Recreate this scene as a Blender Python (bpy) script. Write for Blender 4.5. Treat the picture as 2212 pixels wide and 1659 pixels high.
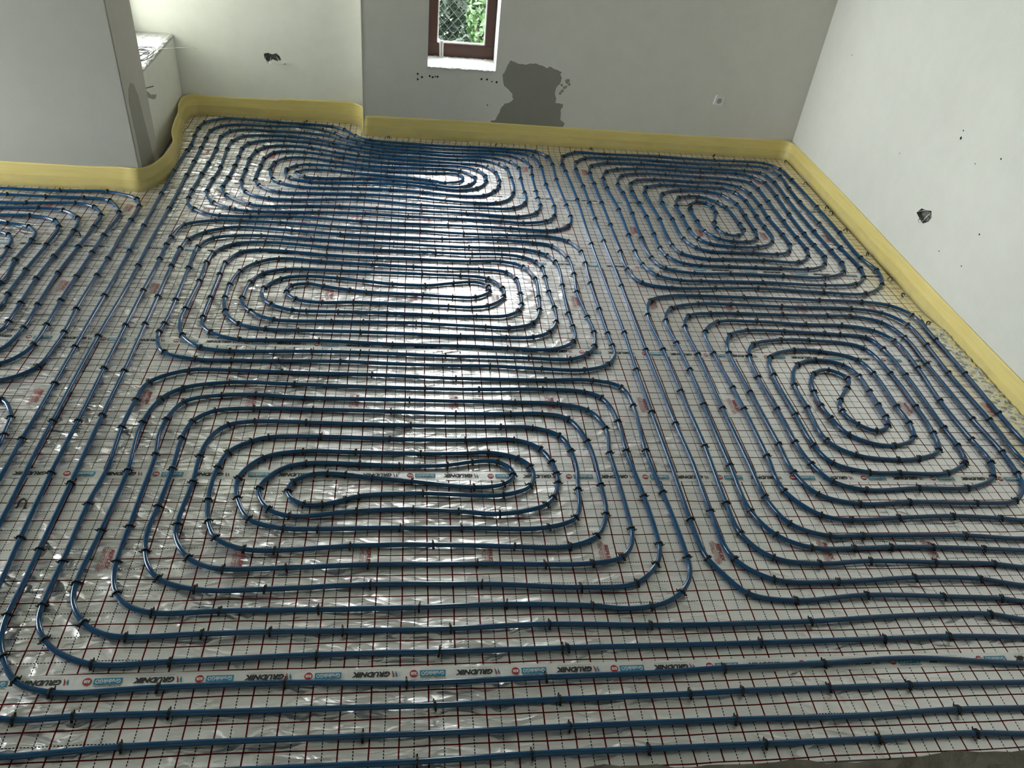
import bpy, bmesh, math, random
import numpy as np
from mathutils import Vector, Matrix
from mathutils.geometry import tessellate_polygon
random.seed(7)
rng = np.random.default_rng(7)
for o in list(bpy.data.objects):
    bpy.data.objects.remove(o)
SC = bpy.context.scene
COL = SC.collection

# ---------------------------------------------------------------- camera
cam = bpy.data.cameras.new('camera')
cam.sensor_fit = 'HORIZONTAL'
cam.sensor_width = 36.0
cam.lens = 36.0 * 1700.07 / 2212.0
cam.clip_start = 0.02
cam_o = bpy.data.objects.new('camera', cam)
COL.objects.link(cam_o)
cam_o.location = (0.01215, -1.81087, 2.58752)
cam_o.rotation_euler = (0.902520, -0.0943172, -0.0919828)
SC.camera = cam_o

# ---------------------------------------------------------------- world: an overcast white sky
SKY = 15.0
w = bpy.data.worlds.new('overcast_sky')
SC.world = w
w.use_nodes = True
bg = w.node_tree.nodes['Background']
bg.inputs['Color'].default_value = (0.95, 0.985, 0.985, 1)
bg.inputs['Strength'].default_value = SKY

# light portals in the real window openings: they only guide the sampling of the sky
def portal(name, loc, size, direction):
    l = bpy.data.lights.new(name, 'AREA')
    l.shape = 'RECTANGLE'
    l.size, l.size_y = size
    l.cycles.is_portal = True
    o = bpy.data.objects.new(name, l)
    COL.objects.link(o)
    o.location = loc
    o.rotation_euler = Vector(direction).to_track_quat('-Z', 'Y').to_euler()
    return o
WIN_TOP = 3.6
portal('window_portal', (0.40, 5.235, (0.6 + WIN_TOP) / 2), (0.54, WIN_TOP - 0.6), (0, -1, 0))
portal('window_portal', (-2.31, 4.545, 2.02), (1.02, 2.74), (1, 0, 0))
portal('window_portal', (-6.32, 2.15, 1.3), (2.3, 2.4), (1, 0, 0))
for o in bpy.data.objects:
    if o.type == 'LIGHT':
        o['kind'] = 'helper'

SC.view_settings.view_transform = 'Standard'
SC.view_settings.look = 'None'
SC.view_settings.gamma = 1.0
SC.view_settings.use_curve_mapping = False
SC.view_settings.exposure = 0.80

# ---------------------------------------------------------------- helpers
def link(name, me, mats=(), parent=None, smooth=False):
    o = bpy.data.objects.new(name, me)
    COL.objects.link(o)
    if mats is not None:
        for m in (mats if isinstance(mats, (list, tuple)) else [mats]):
            me.materials.append(m)
    if parent is not None:
        o.parent = parent
    if smooth:
        me.polygons.foreach_set('use_smooth', [True] * len(me.polygons))
    return o

def mesh(name, verts, faces, mi=None):
    me = bpy.data.meshes.new(name)
    me.from_pydata([tuple(map(float, v)) for v in verts], [], [tuple(int(i) for i in f) for f in faces])
    if mi is not None:
        me.polygons.foreach_set('material_index', list(mi))
    me.validate()
    me.update()
    return me

def tag(o, label=None, cat=None, group=None, kind=None):
    if label: o['label'] = label
    if cat: o['category'] = cat
    if group: o['group'] = group
    if kind: o['kind'] = kind
    return o

class MB:
    """collects shapes of one part"""
    def __init__(s): s.v = []; s.f = []; s.m = []
    def add(s, v, f, m=0):
        n = len(s.v); s.v += [tuple(p) for p in v]
        for q in f:
            s.f.append(tuple(i + n for i in q)); s.m.append(m)
    def box(s, a, b, m=0, bev=0.0):
        bm = bmesh.new()
        bmesh.ops.create_cube(bm, size=1)
        for v in bm.verts:
            v.co = Vector(((a[i] + b[i]) / 2 + v.co[i] * (b[i] - a[i]) for i in range(3)))
        if bev > 0:
            bmesh.ops.bevel(bm, geom=bm.edges[:], offset=bev, segments=2, affect='EDGES', profile=0.6)
        bm.verts.index_update()
        s.add([v.co[:] for v in bm.verts], [[v.index for v in f.verts] for f in bm.faces], m)
        bm.free()
    def prism(s, loop, z0, z1, m=0):
        n = len(loop)
        v = [(x, y, z0) for x, y in loop] + [(x, y, z1) for x, y in loop]
        f = [(i, (i + 1) % n, n + (i + 1) % n, n + i) for i in range(n)] + [tuple(range(n, 2 * n)), tuple(range(n - 1, -1, -1))]
        s.add(v, f, m)
    def tube(s, pts, r, seg=6, m=0, cap=True):
        v, f = tube_data(np.array(pts, float), r, seg, cap)
        s.add(v, f, m)
    def build(s, name, mats, parent=None, smooth=False):
        return link(name, mesh(name, s.v, s.f, s.m), mats, parent, smooth)

def tube_data(P, r, seg=8, cap=True):
    n = len(P)
    T = np.gradient(P, axis=0)
    T /= np.linalg.norm(T, axis=1)[:, None] + 1e-12
    up = np.array([0, 0, 1.0])
    N = np.cross(T, up)
    bad = np.linalg.norm(N, axis=1) < 0.05
    N[bad] = np.cross(T[bad], np.array([1.0, 0, 0]))
    N /= np.linalg.norm(N, axis=1)[:, None]
    B = np.cross(N, T)
    a = np.arange(seg) * 2 * math.pi / seg
    V = (P[:, None, :] + r * (np.cos(a)[None, :, None] * N[:, None, :] + np.sin(a)[None, :, None] * B[:, None, :])).reshape(-1, 3)
    i = np.arange(n - 1)[:, None] * seg
    j = np.arange(seg)[None, :]
    k = (j + 1) % seg
    F = np.stack([i + j, i + k, i + seg + k, i + seg + j], -1).reshape(-1, 4).tolist()
    if cap:
        F += [list(range(seg - 1, -1, -1)), list(range((n - 1) * seg, n * seg))]
    return V.tolist(), F

# ---------------------------------------------------------------- materials
def newmat(name):
    m = bpy.data.materials.new(name)
    m.use_nodes = True
    nt = m.node_tree
    return m, nt, nt.nodes, nt.nodes['Principled BSDF']

def N(nt, typ, **kw):
    n = nt.nodes.new(typ)
    for k, v in kw.items():
        setattr(n, k, v)
    return n

def math_(nt, op, a, b=None, c=None):
    n = nt.nodes.new('ShaderNodeMath'); n.operation = op
    for i, x in enumerate((a, b, c)):
        if x is None: continue
        if isinstance(x, (int, float)): n.inputs[i].default_value = x
        else: nt.links.new(x, n.inputs[i])
    return n.outputs[0]

def mixc(nt, fac, a, b):
    n = nt.nodes.new('ShaderNodeMix'); n.data_type = 'RGBA'
    if isinstance(fac, (int, float)): n.inputs[0].default_value = fac
    else: nt.links.new(fac, n.inputs[0])
    for i, x in ((6, a), (7, b)):
        if isinstance(x, tuple): n.inputs[i].default_value = (*x, 1)
        else: nt.links.new(x, n.inputs[i])
    return n.outputs[2]

def noise(nt, scale, detail=3, rough=0.55, vec=None, dist=0.0, typ='position'):
    n = nt.nodes.new('ShaderNodeTexNoise')
    n.inputs['Scale'].default_value = scale
    n.inputs['Detail'].default_value = detail
    n.inputs['Roughness'].default_value = rough
    n.inputs['Distortion'].default_value = dist
    if vec is None:
        g = nt.nodes.new('ShaderNodeNewGeometry'); vec = g.outputs['Position']
    nt.links.new(vec, n.inputs['Vector'])
    return n.outputs['Fac']

def simple(name, col, rough=0.5, metal=0.0, var=0.12, scale=30, bump=0.0, bscale=120, coat=0.0, coat_r=0.1, trans=0.0):
    m, nt, nd, b = newmat(name)
    f = noise(nt, scale)
    lo = tuple(c * (1 - var) for c in col); hi = tuple(min(1, c * (1 + var)) for c in col)
    nt.links.new(mixc(nt, f, lo, hi), b.inputs['Base Color'])
    b.inputs['Roughness'].default_value = rough
    b.inputs['Metallic'].default_value = metal
    b.inputs['Coat Weight'].default_value = coat
    b.inputs['Coat Roughness'].default_value = coat_r
    if bump > 0:
        bn = nt.nodes.new('ShaderNodeBump'); bn.inputs['Strength'].default_value = bump; bn.inputs['Distance'].default_value = 0.004
        nt.links.new(noise(nt, bscale, 5), bn.inputs['Height']); nt.links.new(bn.outputs[0], b.inputs['Normal'])
    return m

def plaster(name, col, stain=0.0, bump=0.25):
    m, nt, nd, b = newmat(name)
    a = noise(nt, 1.6, 5, 0.6)
    c = noise(nt, 9, 4, 0.6)
    k = mixc(nt, a, tuple(x * 0.93 for x in col), tuple(min(1, x * 1.05) for x in col))
    r = nt.nodes.new('ShaderNodeMapRange'); r.inputs[1].default_value = 0.35; r.inputs[2].default_value = 0.75
    nt.links.new(c, r.inputs[0])
    k2 = mixc(nt, math_(nt, 'MULTIPLY', r.outputs[0], 0.16), k, tuple(x * 0.72 for x in col))
    sp = noise(nt, 140, 2, 0.5)
    s2 = math_(nt, 'GREATER_THAN', sp, 0.735)
    k3 = mixc(nt, math_(nt, 'MULTIPLY', s2, 0.35), k2, tuple(x * 0.45 for x in col))
    nt.links.new(k3, b.inputs['Base Color'])
    b.inputs['Roughness'].default_value = 0.88
    b.inputs['Specular IOR Level'].default_value = 0.25
    bn = nt.nodes.new('ShaderNodeBump'); bn.inputs['Strength'].default_value = bump; bn.inputs['Distance'].default_value = 0.003
    nt.links.new(noise(nt, 45, 6, 0.65), bn.inputs['Height']); nt.links.new(bn.outputs[0], b.inputs['Normal'])
    return m

M = {}
M['plaster'] = plaster('lit_tone_plaster', (0.86, 0.85, 0.78))  # one plaster throughout; the alcove's brighter light is put into this tone
M['plaster_back'] = plaster('back_wall_plaster', (0.68, 0.66, 0.61))  # same plaster, toned to the light level of the back wall
M['plaster_pillar'] = plaster('shade_tone_plaster', (0.42, 0.42, 0.38))  # same plaster, darkened to carry the shade on the pillar front
M['plaster_right'] = plaster('right_wall_plaster', (0.68, 0.675, 0.625))  # same plaster, its tone set for the light on the right wall
M['plaster_dark'] = plaster('fresh_cement_patch', (0.27, 0.26, 0.225), bump=0.6)
M['plaster_edge'] = plaster('pillar_edge_plaster', (0.58, 0.55, 0.50))
M['patch_mid'] = plaster('grey_patch', (0.38, 0.36, 0.32))
M['sill'] = plaster('white_sill_plaster', (0.55, 0.55, 0.53), bump=0.8)
M['ceiling'] = plaster('ceiling_plaster', (0.55, 0.55, 0.52))
M['box_hole'] = simple('grey_masonry', (0.16, 0.155, 0.145), 0.9, var=0.5, bump=0.8)
M['hole'] = simple('dark_hole', (0.05, 0.048, 0.045), 0.9, bump=0.5)
M['concrete'] = simple('rough_concrete', (0.13, 0.115, 0.09), 0.92, var=0.6, scale=14, bump=1.0, bscale=60)
M['black'] = simple('black_plastic', (0.003, 0.003, 0.0035), 0.55, var=0.2)
M['white_plastic'] = simple('white_plastic', (0.72, 0.72, 0.70), 0.35, var=0.03)
M['grey_plastic'] = simple('grey_plastic', (0.38, 0.38, 0.37), 0.4, var=0.05)
M['wire'] = simple('black_wire', (0.02, 0.02, 0.02), 0.5)
M['wire_white'] = simple('pale_wire', (0.75, 0.74, 0.70), 0.5)
M['fence'] = simple('weathered_fence_wire', (0.035, 0.04, 0.038), 0.6)
M['steel'] = simple('galvanised_wire', (0.42, 0.44, 0.43), 0.45, 0.6)
M['seal'] = simple('white_glazing_bead', (0.80, 0.81, 0.79), 0.6, var=0.06)
M['ink_black'] = simple('black_ink', (0.012, 0.012, 0.013), 0.5)
M['ink_red'] = simple('red_ink', (0.36, 0.012, 0.02), 0.5)
M['ink_blue'] = simple('blue_ink', (0.012, 0.20, 0.33), 0.5)
M['ink_white'] = simple('white_ink', (0.70, 0.72, 0.72), 0.5)
M['ink_grey'] = simple('grey_ink', (0.22, 0.23, 0.24), 0.5)
M['ink_logo'] = simple('dark_red_ink', (0.30, 0.03, 0.035), 0.5)

# blue pipe: glossy plastic with faint lengthwise haze
m, nt, nd, b = newmat('blue_pipe_plastic')
f = noise(nt, 6, 3)
nt.links.new(mixc(nt, f, (0.003, 0.044, 0.115), (0.005, 0.062, 0.155)), b.inputs['Base Color'])
b.inputs['Roughness'].default_value = 0.13
b.inputs['IOR'].default_value = 1.5
M['pipe'] = m

# wood of the window frame
m, nt, nd, b = newmat('stained_window_wood')
g = N(nt, 'ShaderNodeNewGeometry')
mp = N(nt, 'ShaderNodeMapping'); mp.inputs['Scale'].default_value = (3, 3, 0.5)
nt.links.new(g.outputs['Position'], mp.inputs['Vector'])
f = noise(nt, 22, 5, 0.6, mp.outputs[0], 1.5)
nt.links.new(mixc(nt, f, (0.030, 0.008, 0.004), (0.075, 0.021, 0.009)), b.inputs['Base Color'])
b.inputs['Roughness'].default_value = 0.42
M['wood'] = m

# glass: a thin pane, clear with a fresnel reflection
m = bpy.data.materials.new('window_glass'); m.use_nodes = True; nt = m.node_tree; nt.nodes.clear()
out = N(nt, 'ShaderNodeOutputMaterial'); tr = N(nt, 'ShaderNodeBsdfTransparent'); gl = N(nt, 'ShaderNodeBsdfGlossy'); mx = N(nt, 'ShaderNodeMixShader'); fr = N(nt, 'ShaderNodeLayerWeight')
tr.inputs[0].default_value = (0.965, 0.975, 0.97, 1); gl.inputs['Roughness'].default_value = 0.01; fr.inputs[0].default_value = 0.5
fp = math_(nt, 'POWER', fr.outputs['Facing'], 4.0); ff = math_(nt, 'ADD', math_(nt, 'MULTIPLY', fp, 0.5), 0.03)
df = N(nt, 'ShaderNodeBsdfDiffuse'); df.inputs[0].default_value = (0.6, 0.63, 0.62, 1); mx2 = N(nt, 'ShaderNodeMixShader')
fd = noise(nt, 7, 4); mr = N(nt, 'ShaderNodeMapRange'); mr.inputs[1].default_value = 0.45; mr.inputs[2].default_value = 0.8; mr.inputs[3].default_value = 0.004; mr.inputs[4].default_value = 0.025
nt.links.new(fd, mr.inputs[0]); nt.links.new(mr.outputs[0], mx2.inputs[0]); nt.links.new(tr.outputs[0], mx2.inputs[1]); nt.links.new(df.outputs[0], mx2.inputs[2])
nt.links.new(ff, mx.inputs[0]); nt.links.new(mx2.outputs[0], mx.inputs[1]); nt.links.new(gl.outputs[0], mx.inputs[2]); nt.links.new(mx.outputs[0], out.inputs[0])
M['glass'] = m

# yellow foam of the edge strip
m, nt, nd, b = newmat('yellow_foam')
g = N(nt, 'ShaderNodeNewGeometry')
mp = N(nt, 'ShaderNodeMapping'); mp.inputs['Scale'].default_value = (1.2, 1.2, 14)
nt.links.new(g.outputs['Position'], mp.inputs['Vector'])
f = noise(nt, 3, 4, 0.6, mp.outputs[0])
nt.links.new(mixc(nt, f, (0.66, 0.515, 0.15), (0.80, 0.69, 0.31)), b.inputs['Base Color'])
b.inputs['Roughness'].default_value = 0.45
b.inputs['Subsurface Weight'].default_value = 0.25
b.inputs['Subsurface Radius'].default_value = (0.02, 0.015, 0.006)
b.inputs['Subsurface Scale'].default_value = 0.3
M['foam'] = m

# film skirt: hazy clear polythene
m = bpy.data.materials.new('hazy_film'); m.use_nodes = True; nt = m.node_tree; nt.nodes.clear()
out = N(nt, 'ShaderNodeOutputMaterial'); tr = N(nt, 'ShaderNodeBsdfTransparent'); pb = N(nt, 'ShaderNodeBsdfPrincipled'); mx = N(nt, 'ShaderNodeMixShader')
tr.inputs[0].default_value = (0.96, 0.95, 0.90, 1)
pb.inputs['Base Color'].default_value = (0.74, 0.69, 0.42, 1); pb.inputs['Roughness'].default_value = 0.22
bn = N(nt, 'ShaderNodeBump'); bn.inputs['Strength'].default_value = 0.3; bn.inputs['Distance'].default_value = 0.006
nt.links.new(noise(nt, 9, 3), bn.inputs['Height']); nt.links.new(bn.outputs[0], pb.inputs['Normal'])
f = noise(nt, 5, 4); mr = N(nt, 'ShaderNodeMapRange'); mr.inputs[1].default_value = 0.3; mr.inputs[2].default_value = 0.7; mr.inputs[3].default_value = 0.08; mr.inputs[4].default_value = 0.30
nt.links.new(f, mr.inputs[0]); nt.links.new(mr.outputs[0], mx.inputs[0]); nt.links.new(tr.outputs[0], mx.inputs[1]); nt.links.new(pb.outputs[0], mx.inputs[2]); nt.links.new(mx.outputs[0], out.inputs[0])
M['film'] = m

# tape film
m = bpy.data.materials.new('milky_tape'); m.use_nodes = True; nt = m.node_tree; nt.nodes.clear()
out = N(nt, 'ShaderNodeOutputMaterial'); tr = N(nt, 'ShaderNodeBsdfTransparent'); pb = N(nt, 'ShaderNodeBsdfPrincipled'); mx = N(nt, 'ShaderNodeMixShader')
pb.inputs['Base Color'].default_value = (0.95, 0.95, 0.94, 1); pb.inputs['Roughness'].default_value = 0.42; pb.inputs['Metallic'].default_value = 0.6; pb.inputs['Coat Weight'].default_value = 0.8; pb.inputs['Coat Roughness'].default_value = 0.15
bn = N(nt, 'ShaderNodeBump'); bn.inputs['Strength'].default_value = 0.5; bn.inputs['Distance'].default_value = 0.004
nt.links.new(noise(nt, 30, 4), bn.inputs['Height']); nt.links.new(bn.outputs[0], pb.inputs['Normal'])
mx.inputs[0].default_value = 0.70
nt.links.new(tr.outputs[0], mx.inputs[1]); nt.links.new(pb.outputs[0], mx.inputs[2]); nt.links.new(mx.outputs[0], out.inputs[0])
M['tape'] = m

def wrinkle_height(nt, pos):
    """relief of the foil: broad sag, oblique crease ridges (stronger towards the left, where it was trodden), fine embossing"""
    def mapped(rot, sx):
        mp = N(nt, 'ShaderNodeMapping'); mp.inputs['Rotation'].default_value = (0, 0, rot); mp.inputs['Scale'].default_value = (sx, 1, 1)
        nt.links.new(pos, mp.inputs['Vector']); return mp.outputs[0]
    def ridge(n, k):
        return math_(nt, 'MAXIMUM', math_(nt, 'SUBTRACT', 1.0, math_(nt, 'MULTIPLY', math_(nt, 'ABSOLUTE', math_(nt, 'SUBTRACT', n, 0.5)), k)), 0.0)
    a = ridge(noise(nt, 7.0, 2, 0.45, mapped(0.35, 0.38), 0.5), 11.0)
    c = ridge(noise(nt, 17.0, 2, 0.5, mapped(-0.15, 0.42), 0.5), 7.0)
    d = noise(nt, 2.4, 2, 0.5, pos)
    e = noise(nt, 60, 2, 0.5, mapped(0.1, 0.7))
    sp = N(nt, 'ShaderNodeSeparateXYZ'); nt.links.new(pos, sp.inputs[0])
    mr = N(nt, 'ShaderNodeMapRange'); mr.inputs[1].default_value = 0.9; mr.inputs[2].default_value = -1.5; mr.inputs[3].default_value = 0.22; mr.inputs[4].default_value = 1.0
    nt.links.new(sp.outputs[0], mr.inputs[0])
    pm = N(nt, 'ShaderNodeMapRange'); pm.inputs[1].default_value = 0.42; pm.inputs[2].default_value = 0.62; pm.inputs[3].default_value = 0.25; pm.inputs[4].default_value = 1.0
    nt.links.new(noise(nt, 1.7, 2, 0.5, pos), pm.inputs[0])
    crease = math_(nt, 'MULTIPLY', math_(nt, 'MULTIPLY', mr.outputs[0], pm.outputs[0]), math_(nt, 'ADD', math_(nt, 'MULTIPLY', a, 1.9), math_(nt, 'MULTIPLY', c, 1.0)))
    return math_(nt, 'ADD', math_(nt, 'ADD', crease, math_(nt, 'MULTIPLY', d, 2.2)), math_(nt, 'MULTIPLY', e, 0.10))

def foil_mat(name, ox, oy, cx, cy):
    m, nt, nd, b = newmat(name)
    g = N(nt, 'ShaderNodeNewGeometry')
    pos = g.outputs['Position']
    # the printed film is never quite flat: the grid wanders a little
    nz = nt.nodes.new('ShaderNodeTexNoise'); nz.inputs['Scale'].default_value = 3.2; nz.inputs['Detail'].default_value = 2
    nt.links.new(pos, nz.inputs['Vector'])
    off = N(nt, 'ShaderNodeVectorMath', operation='MULTIPLY_ADD')
    nt.links.new(nz.outputs['Color'], off.inputs[0]); off.inputs[1].default_value = (0.014, 0.014, 0); off.inputs[2].default_value = (-0.007, -0.007, 0)
    ad = N(nt, 'ShaderNodeVectorMath', operation='ADD'); nt.links.new(pos, ad.inputs[0]); nt.links.new(off.outputs[0], ad.inputs[1])
    sp = N(nt, 'ShaderNodeSeparateXYZ'); nt.links.new(ad.outputs[0], sp.inputs[0])
    X, Y = sp.outputs[0], sp.outputs[1]
    def dist(c, o, period):      # distance to the nearest multiple of period
        u = math_(nt, 'DIVIDE', math_(nt, 'SUBTRACT', c, o), period)
        fr = math_(nt, 'FRACT', math_(nt, 'ADD', u, 100.5))
        return math_(nt, 'MULTIPLY', math_(nt, 'ABSOLUTE', math_(nt, 'SUBTRACT', fr, 0.5)), period)
    rx = math_(nt, 'LESS_THAN', dist(X, ox, 0.1), 0.0028)
    ry = math_(nt, 'LESS_THAN', dist(Y, oy, 0.1), 0.0026)
    bx = math_(nt, 'LESS_THAN', dist(X, ox + 0.05, 0.1), 0.0018)
    by = math_(nt, 'LESS_THAN', dist(Y, oy + 0.05, 0.1), 0.0018)
    dx = math_(nt, 'LESS_THAN', dist(X, ox, 0.0111), 0.0039)
    dy = math_(nt, 'LESS_THAN', dist(Y, oy, 0.0111), 0.0039)
    cell = math_(nt, 'MULTIPLY', math_(nt, 'LESS_THAN', dist(X, cx, 0.5), 0.0475), math_(nt, 'LESS_THAN', math_(nt, 'ABSOLUTE', math_(nt, 'SUBTRACT', Y, cy)), 0.098))
    inv = math_(nt, 'SUBTRACT', 1.0, cell)
    red = math_(nt, 'MULTIPLY', math_(nt, 'MAXIMUM', rx, ry), inv)
    blk = math_(nt, 'MULTIPLY', math_(nt, 'MAXIMUM', math_(nt, 'MULTIPLY', bx, dy), math_(nt, 'MULTIPLY', by, dx)), inv)
    base = mixc(nt, noise(nt, 1.3, 4, 0.6), FOIL_LO, FOIL_HI)
    c1 = mixc(nt, red, base, (0.105, 0.006, 0.008))
    c2 = mixc(nt, blk, c1, (0.006, 0.006, 0.007))
    nt.links.new(c2, b.inputs['Base Color'])
    ink = math_(nt, 'MAXIMUM', red, blk)
    nt.links.new(math_(nt, 'MULTIPLY', math_(nt, 'SUBTRACT', 1.0, ink), FOIL_METAL), b.inputs['Metallic'])
    b.inputs['Roughness'].default_value = FOIL_ROUGH
    nt.links.new(math_(nt, 'MULTIPLY', math_(nt, 'SUBTRACT', 1.0, math_(nt, 'MULTIPLY', ink, 0.75)), FOIL_COAT), b.inputs['Coat Weight'])
    b.inputs['Coat Roughness'].default_value = FOIL_COAT_ROUGH
    nt.links.new(math_(nt, 'MULTIPLY', math_(nt, 'SUBTRACT', 1.0, ink), 0.5), b.inputs['Specular IOR Level'])
    bn = N(nt, 'ShaderNodeBump'); bn.inputs['Strength'].default_value = 1.0; bn.inputs['Distance'].default_value = FOIL_BUMP
    nt.links.new(wrinkle_height(nt, pos), bn.inputs['Height'])
    nt.links.new(bn.outputs[0], b.inputs['Normal'])
    nt.links.new(bn.outputs[0], b.inputs['Coat Normal'])
    return m
FOIL_LO, FOIL_HI = (0.77, 0.745, 0.745), (0.90, 0.875, 0.875)
FOIL_METAL, FOIL_ROUGH, FOIL_COAT, FOIL_COAT_ROUGH, FOIL_BUMP = 0.82, 0.40, 1.0, 0.14, 0.0085

m, nt, nd, b = newmat('crumpled_foil')
b.inputs['Base Color'].default_value = (0.8, 0.8, 0.78, 1); b.inputs['Metallic'].default_value = 1; b.inputs['Roughness'].default_value = 0.2
bn = N(nt, 'ShaderNodeBump'); bn.inputs['Strength'].default_value = 1; bn.inputs['Distance'].default_value = 0.006
nt.links.new(noise(nt, 40, 4), bn.inputs['Height']); nt.links.new(bn.outputs[0], b.inputs['Normal'])
M['crumple'] = m

def leafmat(name, lo, hi):
    m, nt, nd, b = newmat(name)
    nt.links.new(mixc(nt, noise(nt, 9, 3), lo, hi), b.inputs['Base Color'])
    b.inputs['Roughness'].default_value = 0.5
    return m
M['leaf'] = leafmat('fresh_leaf', (0.012, 0.036, 0.006), (0.030, 0.075, 0.013))
M['leaf_dark'] = leafmat('deep_leaf', (0.003, 0.010, 0.004), (0.008, 0.024, 0.008))
M['bark'] = simple('bark', (0.06, 0.045, 0.03), 0.9, bump=0.5)
M['grass'] = simple('lawn', (0.06, 0.10, 0.03), 0.9, var=0.4, bump=1.0)

# ---------------------------------------------------------------- the shell
def panel(name, O, U, V, outer, holes, thick, mats):
    """a wall: flat front with real openings and recesses. holes = (loop, depth or None for through, material of the back)"""
    O, U, V = Vector(O), Vector(U), Vector(V)
    W = U.cross(V)                       # towards the room
    mb = MB()
    P = lambda q, d=0.0: tuple(O + U * q[0] + V * q[1] - W * d)
    def fill(loops, d, flip, m):
        pts = [q for l in loops for q in l]
        tri = tessellate_polygon([[Vector((q[0], q[1], 0)) for q in l] for l in loops])
        out = []
        for t in tri:
            a, b_, c = (Vector(pts[i]) for i in t)
            s = (b_ - a).cross(c - a) > 0 if False else ((b_[0] - a[0]) * (c[1] - a[1]) - (b_[1] - a[1]) * (c[0] - a[0])) > 0
            t = tuple(t)
            if s == flip: t = t[::-1]
            out.append(t)
        mb.add([P(q, d) for q in pts], out, m)
    def rim(loop, d0, d1, m):
        n = len(loop)
        mb.add([P(q, d0) for q in loop] + [P(q, d1) for q in loop], [(i, (i + 1) % n, n + (i + 1) % n, n + i) for i in range(n)], m)
    fill([outer] + [h[0] for h in holes], 0, False, 0)
    fill([outer] + [h[0] for h in holes if h[1] is None], thick, True, 0)
    rim(outer, 0, thick, 0)
    for h in holes:
        rim(h[0], 0, thick if h[1] is None else h[1], h[3] if len(h) > 3 else (0 if h[1] is None else 1))
        if h[1] is not None:
            fill([h[0]], h[1], False, h[2])
    o = mb.build(name, mats)
    tag(o, kind='structure')
    return o

def rect(x0, y0, x1, y1): return [(x0, y0), (x1, y0), (x1, y1), (x0, y1)]
def disc(x, y, r, n=8): return [(x + r * math.cos(2 * math.pi * i / n) * random.uniform(.85, 1.15), y + r * math.sin(2 * math.pi * i / n) * random.uniform(.85, 1.15)) for i in range(n)]

H = 4.0
drill = [(0.043, 0.533), (0.044, 0.489), (0.078, 0.509), (0.141, 0.521), (0.165, 0.513), (0.187, 0.521), (0.205, 0.520), (0.566, 0.524), (0.612, 0.525), (0.653, 0.510), (0.693, 0.508)]
holes = [(rect(0.121, 0.60, 0.677, WIN_TOP), None, 0, 2)]
for i, (x, z) in enumerate(drill):
    holes.append((disc(x, z, 0.0085 if i not in (5, 9) else 0.006), 0.03, 1))
holes.append((disc(0.631, 0.314, 0.006), 0.01, 1))
wall_back = panel('wall_back', (0, 4.82, 0), (1, 0, 0), (0, 0, 1), rect(-0.40, -0.05, 3.40, H), holes, 0.40, [M['plaster_back'], M['hole'], M['sill']])
a_hole = [(-1.21, 0.533), (-1.176, 0.542), (-1.144, 0.531), (-1.11, 0.543), (-1.085, 0.522), (-1.074, 0.49), (-1.109, 0.481), (-1.141, 0.492), (-1.183, 0.469), (-1.208, 0.494)][::-1]
wall_alcove = panel('wall_alcove', (0, 5.07, 0), (1, 0, 0), (0, 0, 1), rect(-2.40, -0.05, -0.405, H), [(a_hole, 0.03, 1)], 0.15, [M['plaster'], M['box_hole']])
r_hole = [(2.796, 0.466), (2.766, 0.512), (2.719, 0.523), (2.661, 0.545), (2.632, 0.511), (2.645, 0.475), (2.685, 0.442), (2.735, 0.447)]
dents = [(2.698, 1.022, .010), (2.707, 1.067, .005), (2.291, 1.057, .006), (4.316, 1.055, .005), (3.235, 0.704, .004), (2.476, 0.949, .004), (2.425, 0.379, .005), (2.168, 0.635, .006), (2.181, 0.409, .005)]
wall_right = panel('wall_right', (3.40, 0, 0), (0, -1, 0), (0, 0, 1), rect(-4.82, -0.05, 3.5, H),
                   [([(-y, z) for y, z in r_hole][::-1], 0.035, 2, 2)] + [(disc(-y, z, r), 0.006, 1) for y, z, r in dents], 0.25, [M['plaster_right'], M['hole'], M['box_hole']])
wall_left = panel('wall_left', (-6.00, 0, 0), (0, 1, 0), (0, 0, 1), rect(-3.5, -0.05, 3.56, H), [(rect(1.0, 0.1, 3.3, 2.5), None, 0, 0)], 0.30, [M['plaster'], M['hole']])
wall_front = panel('wall_front', (0, -3.5, 0), (-1, 0, 0), (0, 0, 1), rect(-3.65, -0.05, 6.3, H), [], 0.2, [M['plaster'], M['hole']])

def block(name, a, b, m, bev=0.004):
    mb = MB(); mb.box(a, b, 0, bev)
    return tag(mb.build(name, [m]), kind='structure')
wall_pillar = block('wall_pillar', (-6.30, 3.56, -0.05), (-1.855, 4.02, H), M['plaster_pillar'])
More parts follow.
